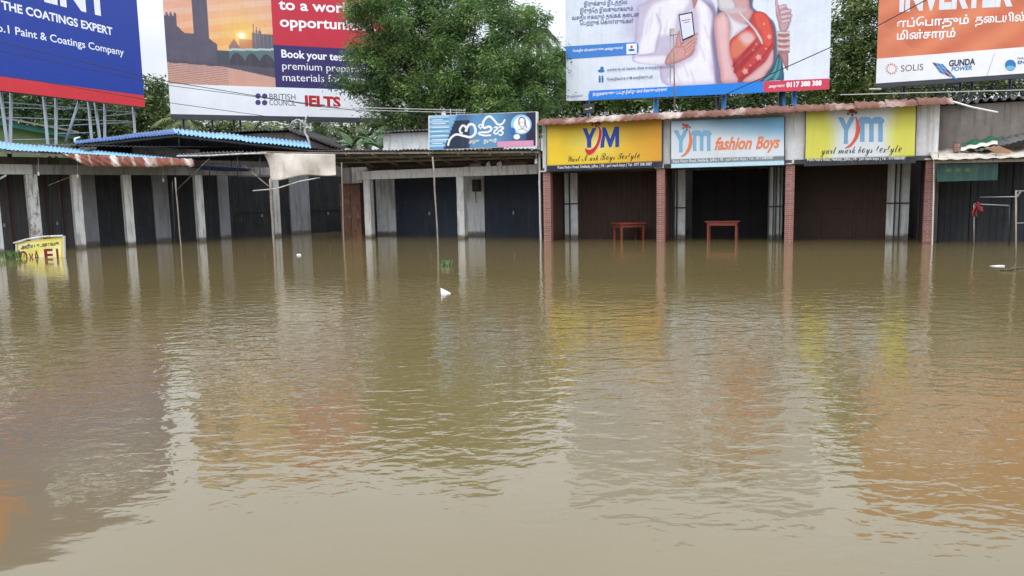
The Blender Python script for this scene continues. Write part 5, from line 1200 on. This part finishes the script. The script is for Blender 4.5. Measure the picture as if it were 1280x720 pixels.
# ------------------------------------------------------------------ vegetation
def np_mesh(name, V, Fq, mat, parent, base):
    me = bpy.data.meshes.new(name); V = V - np.array(base)
    me.vertices.add(len(V)); me.vertices.foreach_set('co', V.astype(np.float32).ravel())
    n = len(Fq); me.loops.add(n * 4); me.loops.foreach_set('vertex_index', Fq.astype(np.int32).ravel())
    me.polygons.add(n); me.polygons.foreach_set('loop_start', np.arange(n, dtype=np.int32) * 4)
    me.materials.append(mat); me.update(calc_edges=True); me.validate()
    o = bpy.data.objects.new(name, me); COL.objects.link(o)
    if parent is not None: o.parent = parent; BASES[o] = Vector(base)
    return o
def leaves(centers, radii, per, size, rs, droop=.35, aspect=.32, gs=.5):
    n = len(centers) * per
    c = np.repeat(np.array(centers), per, 0); r = np.repeat(np.array(radii), per)[:, None]
    g_ = rs.normal(size=(n, 3)) * np.array([gs, gs, gs * .66]); P_ = c + g_ * r
    d = rs.normal(size=(n, 3)); d[:, 2] = d[:, 2] * .5 - droop; d += g_ * 1.2; d /= np.linalg.norm(d, axis=1)[:, None]
    q = rs.normal(size=(n, 3)); s = np.cross(d, q); s /= np.linalg.norm(s, axis=1)[:, None] + 1e-9
    L_ = size * rs.uniform(.6, 1.3, (n, 1)); W_ = L_ * aspect
    V = np.stack([P_, P_ + d * L_ * .5 + s * W_ * .5, P_ + d * L_, P_ + d * L_ * .5 - s * W_ * .5], 1).reshape(-1, 3)
    return V, np.arange(n * 4).reshape(-1, 4)
def tree(name, label, Y, lobes, trunkx, mat, seed, dens=1., leaf=.2, per=70, group='trees behind the shops', cl=.5, cat='tree', aspect=.32, droop=.35, gs=.5, cf=5.5, jit=(.82, 1.24)):
    rs = np.random.RandomState(seed); k = Y / 960.
    cs = []; rr_ = []; L3 = []
    for (x, y, r) in lobes:
        c = atY(x, y, Y + rs.uniform(-.9, .9)); R_ = r * k; L3.append((c, R_))
        n = int(dens * max(5, cf * (R_ / cl) ** 2))
        for _ in range(n):
            v = rs.normal(size=3); v /= np.linalg.norm(v); rad = R_ * (1 - .25 * rs.rand() ** 2.2) * rs.uniform(*jit) if _ % 4 else R_ * rs.uniform(.1, .6)
            cs.append((c.x + v[0] * rad, c.y + v[1] * rad * .8, max(.3, c.z + v[2] * rad * .9))); rr_.append(cl * rs.uniform(.6, 1.25))
    base = atY(trunkx, 300, Y); base.z = -.5
    t = thing(name, base, label, cat, group)
    V, Fq = leaves(cs, rr_, per, leaf, rs, droop, aspect, gs); np_mesh('crown', V, Fq, mat, t, base)
    mb = MB(); fork = base + Vector((0, 0, 2.6)); mb.tube([base, base + Vector((.08, 0, 1.4)), fork], .28, 9, .2)
    for c, R_ in L3:
        m1 = fork.lerp(c, .5) + Vector((0, 0, .3)); mb.tube([fork - Vector((0, 0, .1)), m1, c], .13, 7, .05)
        for _ in range(4):
            v = Vector(rs.normal(size=3)).normalized() * R_ * .8; mb.tube([c.lerp(m1, .3), c + v * .5, c + v], .045, 5, .012)
    build('trunk', mb, M['bark'], t)
    return t
tree('neem_tree', 'big full green tree in front of the exam billboard, behind the blue script sign', 32, [(478, 12, 44), (556, -5, 58), (622, 15, 48), (475, 72, 34), (505, 105, 46), (590, 62, 62), (652, 78, 46), (682, 118, 32), (610, 122, 50), (452, 22, 24), (655, 32, 28), (545, 60, 55), (470, 112, 24), (556, 125, 40), (636, 135, 40), (672, 88, 34), (440, 105, 18), (500, 140, 34), (530, 150, 30), (455, 60, 26), (600, 160, 40), (520, 60, 50)], 575, M['leafN'], 1, 1.0, .16, 330, cl=.62, aspect=.26, droop=.5, gs=.4, cf=4.6, jit=(.85, 1.15))
tree('tree', 'olive green tree filling the gap between the wedding and orange billboards', 38, [(1068, 10, 38), (1062, 60, 36), (1078, 110, 34), (1050, 100, 30), (1020, 120, 30), (1100, 50, 36), (1085, -25, 34), (1110, 110, 34)], 1070, M['leafY'], 2, 1.2, .24, 60)
tree('tree', 'dark green tree behind the right part of the wedding billboard', 40, [(980, 120, 34), (930, 128, 30), (890, 118, 32), (950, 90, 30)], 940, M['leafD'], 3, 1., .27, 60)
tree('tree', 'green tree behind the left part of the wedding billboard, above the yellow sign', 40, [(720, 128, 30), (760, 125, 32), (800, 130, 28), (840, 124, 30), (865, 132, 24), (710, 105, 26), (775, 95, 30), (690, 150, 24)], 775, M['leafN'], 4, 1.1, .27, 60)
tree('tree', 'tall shadowy tree behind the orange billboard', 42, [(1140, 118, 30), (1190, 112, 32), (1240, 108, 32), (1290, 108, 32), (1165, 85, 30), (1250, 80, 34)], 1200, M['leafD'], 5, .8, .26, 55)
tree('tree', 'dense dark tree behind the legs of the royal blue billboard', 42, [(-20, 130, 40), (30, 120, 36), (75, 135, 36), (112, 140, 34), (145, 150, 30), (50, 155, 30), (100, 165, 26)], 60, M['leafD'], 6, 1.1, .28, 60)
tree('tree', 'leafy tree in the sky gap between the royal blue and exam billboards', 44, [(175, 140, 28), (192, 118, 20), (205, 140, 24), (180, 165, 24), (225, 165, 24), (160, 165, 24)], 190, M['leafY'], 7, .9, .27, 55)
tree('tree', 'low yellow green tree under the exam billboard above the bright blue roof', 46, [(250, 165, 22), (290, 160, 22), (330, 168, 22), (370, 172, 20), (410, 170, 20), (270, 180, 20), (440, 165, 22), (480, 160, 22)], 330, M['leafY'], 8, .9, .3, 50)

tree('tree', 'broad green tree beyond the right end of the shops, outside the photo', 36, [(1420, 130, 50), (1480, 90, 50), (1540, 140, 50), (1450, 180, 40)], 1480, M['leafN'], 11, .8, .26, 60)
tree('tree', 'broad dark tree beyond the left end of the shops, outside the photo', 40, [(-260, 130, 50), (-200, 90, 50), (-150, 140, 44), (-320, 160, 50)], -220, M['leafD'], 12, .8, .28, 60)
def palm(label, x, ytop, Y, seed, fl_=2.6, nf=18, mat='leafP', name='coconut_palm', r=.16):
    rs = random.Random(seed); top = atY(x, ytop, Y); base = Vector((top.x + rs.uniform(-.4, .4), top.y, -.5))
    t = thing(name, base, label, 'palm tree', 'palms behind the shops')
    mb = MB(); mb.tube([base, base.lerp(top, .5) + Vector((.12, 0, 0)), top], r, 9, r * .65); build('trunk', mb, M['palmbark'], t)
    mb = MB(); mb.use(M[mat])
    for k in range(nf):
        a = 2 * math.pi * k / nf + rs.uniform(-.2, .2); el = rs.uniform(-.35, 1.1); L_ = fl_ * rs.uniform(.75, 1.1); p = top.copy(); d = Vector((math.cos(a) * math.cos(el), math.sin(a) * math.cos(el), math.sin(el))); pts = [p.copy()]
        for i in range(10): d = (d + Vector((0, 0, -.17))).normalized(); p = p + d * L_ / 10; pts.append(p.copy())
        mb.tube(pts, .025, 4, .006)
        for i in range(1, 10):
            for f_ in (0, .33, .66):
                q = pts[i].lerp(pts[i + 1] if i < 10 else pts[i], f_); dd = (pts[min(10, i + 1)] - pts[i - 1]).normalized(); sd = dd.cross(Vector((0, 0, 1))).normalized(); ln = L_ * .26 * math.sin(math.pi * min(1, (i + f_) / 10.5) ** .8) + .08
                for sg in (-1, 1):
                    tip = q + sd * sg * ln * .8 + dd * ln * .45 - Vector((0, 0, ln * rs.uniform(.25, .7))); w = dd * .035
                    mb.add([q - w, q + w, tip], [(0, 1, 2)])
    build('fronds', mb, None, t, recalc=False)
palm('coconut palm left of the olive tree, under the left end of the exam billboard', 232, 152, 41, 1, 2.2)
palm('coconut palm with drooping yellowed fronds under the middle of the exam billboard', 400, 160, 42.5, 2, 2.0)
palm('young coconut palm standing above the humped dark grey shed', 318, 166, 43, 5, 1.9)
palm('palmyra palm rising behind the right side of the big green tree', 672, 40, 45, 3, 1.7, 26, 'leafD', 'palmyra_palm')
palm('small palm between the big green tree and the wedding billboard', 694, 72, 41, 4, 1.4, 22, 'leafD', 'palmyra_palm')
palm('coconut palm in the gap beside the royal blue billboard', 188, 122, 45, 6, 2.1, 20, 'leafD')
def banana(x, ytop, Y, seed, label):
    rs = random.Random(seed); top = atY(x, ytop, Y); base = Vector((top.x, top.y, -.5)); t = thing('banana_plant', base, label, 'plant', 'banana plants under the exam billboard')
    mb = MB(); mb.tube([base, top], .13, 8, .08); build('stem', mb, M['palmbark'], t)
    mb = MB()
    for k in range(9):
        a = rs.uniform(0, 6.28); el = rs.uniform(.3, 1.3); d = Vector((math.cos(a) * math.cos(el), math.sin(a) * math.cos(el), math.sin(el))); p = top.copy(); prev = None; L_ = rs.uniform(1.0, 1.6)
        for i in range(9):
            w = .24 * math.sin(math.pi * (i + .4) / 9) ; sd = d.cross(Vector((0, 0, 1))).normalized(); row = [p - sd * w - Vector((0, 0, w * .3)), p, p + sd * w - Vector((0, 0, w * .3))]
            if prev: mb.add(prev + row, [(0, 1, 4, 3), (1, 2, 5, 4)])
            prev = row; d = (d + Vector((0, 0, -.16))).normalized(); p = p + d * L_ / 9
    build('leaves', mb, M['leafB'], t, recalc=False)
banana(462, 178, 36, 1, 'broad leaved banana plant right of the exam billboard post, near the storehouse')
banana(440, 184, 37, 2, 'smaller banana plant left of the pale billboard post')
banana(476, 186, 35, 3, 'low banana plant touching the pale grey storehouse')

# ------------------------------------------------------------------ cables
def cable(pts, Ys, r, m, label, sag=.0):
    P_ = [atY(x, y, Y) for (x, y), Y in zip(pts, Ys)]; out = []
    for a, b in zip(P_[:-1], P_[1:]):
        for k in range(8): out.append(a.lerp(b, k / 8) - Vector((0, 0, sag * 4 * (k / 8) * (1 - k / 8))))
    out.append(P_[-1]); mb = MB(); mb.tube(out, r, 5); return tag(build('overhead_cable', mb, m), label, 'cable', 'overhead cables')
cable([(-60, 38), (205, 101), (400, 133), (560, 150)], (22, 23, 25, 27), .011, M['wire'], 'black cable crossing the blue and exam billboards, the upper one')
cable([(-60, 51), (205, 106), (420, 134)], (22, 23, 25), .009, M['wire'], 'black cable just below the upper one across the blue billboard')
cable([(-60, 83), (180, 124), (345, 147), (430, 152)], (22, 23, 25, 26), .009, M['wire'], 'thin black cable along the top of the red band of the blue billboard')
cable([(400, 133), (582, 138)], (26, 24.2), .011, M['pwire'], 'pale cable running to the top of the blue script sign, upper of two')
cable([(400, 136.5), (582, 141)], (26, 24.3), .011, M['pwire'], 'pale cable running to the top of the blue script sign, lower of two')
cable([(700, 127), (900, 121), (1090, 36), (1165, -4)], (22, 21, 20, 19.5), .013, M['wire'], 'black cable rising across the wedding billboard to the upper right')
cable([(1050, 118.5), (1340, 111)], (25, 24), .014, M['pwire'], 'pale cable running just below the orange billboard')
cable([(1191, 127), (1215, 134), (1247, 140.5)], (18.6, 18.4, 18.4), .022, M['plastic'], 'short thick white cable hanging from the rusty roof corner over the grey wall')
# white lamp under the grey roof
tq = thing('ceiling_lamp', FB.p(671, 205, -.9), 'white lamp hanging at the right end of the grey roof', 'lamp')
mb = MB(); c = FB.p(670.5, 202.5, -.9); mb.tube([c + Vector((0, 0, .1)), c, c - Vector((0, 0, .06))], .05, 10, .06); build('globe', mb, M['glassb'], tq)
mb = MB(); mb.tube([c + Vector((0, 0, .1)), c + Vector((0, 0, .28))], .02, 6); build('holder', mb, M['paint'], tq)

# ------------------------------------------------------------------ light
w = bpy.data.worlds.new('World'); SC.world = w; w.use_nodes = True; nt = w.node_tree; N = nt.nodes; L = nt.links
bg = N['Background']; bg.inputs['Strength'].default_value = .14
sk = N.new('ShaderNodeTexSky'); sk.sky_type = 'NISHITA'; sk.sun_disc = False; sk.sun_elevation = R(58); sk.sun_rotation = R(200); sk.air_density = 1.5; sk.dust_density = 4
tc = N.new('ShaderNodeTexCoord'); n = N.new('ShaderNodeTexNoise'); n.inputs['Scale'].default_value = 2.2; n.inputs['Detail'].default_value = 5; mp = N.new('ShaderNodeMapping'); mp.inputs['Scale'].default_value = (1, 1, 2.5)
L.new(tc.outputs['Generated'], mp.inputs['Vector']); L.new(mp.outputs['Vector'], n.inputs['Vector'])
r = N.new('ShaderNodeValToRGB'); r.color_ramp.elements[0].position = .3; r.color_ramp.elements[1].position = .7
r.color_ramp.elements[0].color = (7.0, 7.6, 8.5, 1); r.color_ramp.elements[1].color = (9.5, 9.9, 10.7, 1); L.new(n.outputs['Fac'], r.inputs['Fac'])
mx = N.new('ShaderNodeMixRGB'); mx.inputs['Fac'].default_value = .88; L.new(sk.outputs['Color'], mx.inputs['Color1']); L.new(r.outputs['Color'], mx.inputs['Color2']); sz = N.new('ShaderNodeSeparateXYZ'); L.new(tc.outputs['Generated'], sz.inputs[0])
gr = N.new('ShaderNodeValToRGB'); ge = gr.color_ramp.elements; ge[0].position = 0; ge[0].color = (.54, .54, .54, 1); ge[1].position = 1; ge[1].color = (1.55, 1.55, 1.55, 1)
for p_, c_ in ((.18, .66), (.28, 1.12), (.5, 1.5)): q_ = ge.new(p_); q_.color = (c_, c_, c_, 1)
L.new(sz.outputs['Z'], gr.inputs['Fac'])
ml = N.new('ShaderNodeMixRGB'); ml.blend_type = 'MULTIPLY'; ml.inputs['Fac'].default_value = 1; L.new(mx.outputs['Color'], ml.inputs['Color1']); L.new(gr.outputs['Color'], ml.inputs['Color2']); L.new(ml.outputs['Color'], bg.inputs['Color'])
sd = bpy.data.lights.new('sun', 'SUN'); sd.energy = .6; sd.angle = R(15); sd.color = (1, .97, .92); so = bpy.data.objects.new('sun', sd); COL.objects.link(so)
az = R(200); el = R(58); dirv = Vector((math.sin(az) * math.cos(el), math.cos(az) * math.cos(el), math.sin(el)))
so.rotation_euler = dirv.to_track_quat('Z', 'Y').to_euler()
vs = SC.view_settings; vs.view_transform = 'Standard'; vs.look = 'None'; vs.exposure = .3; vs.gamma = 1; vs.use_curve_mapping = False
SC.cycles.max_bounces = 6; SC.cycles.use_denoising = True
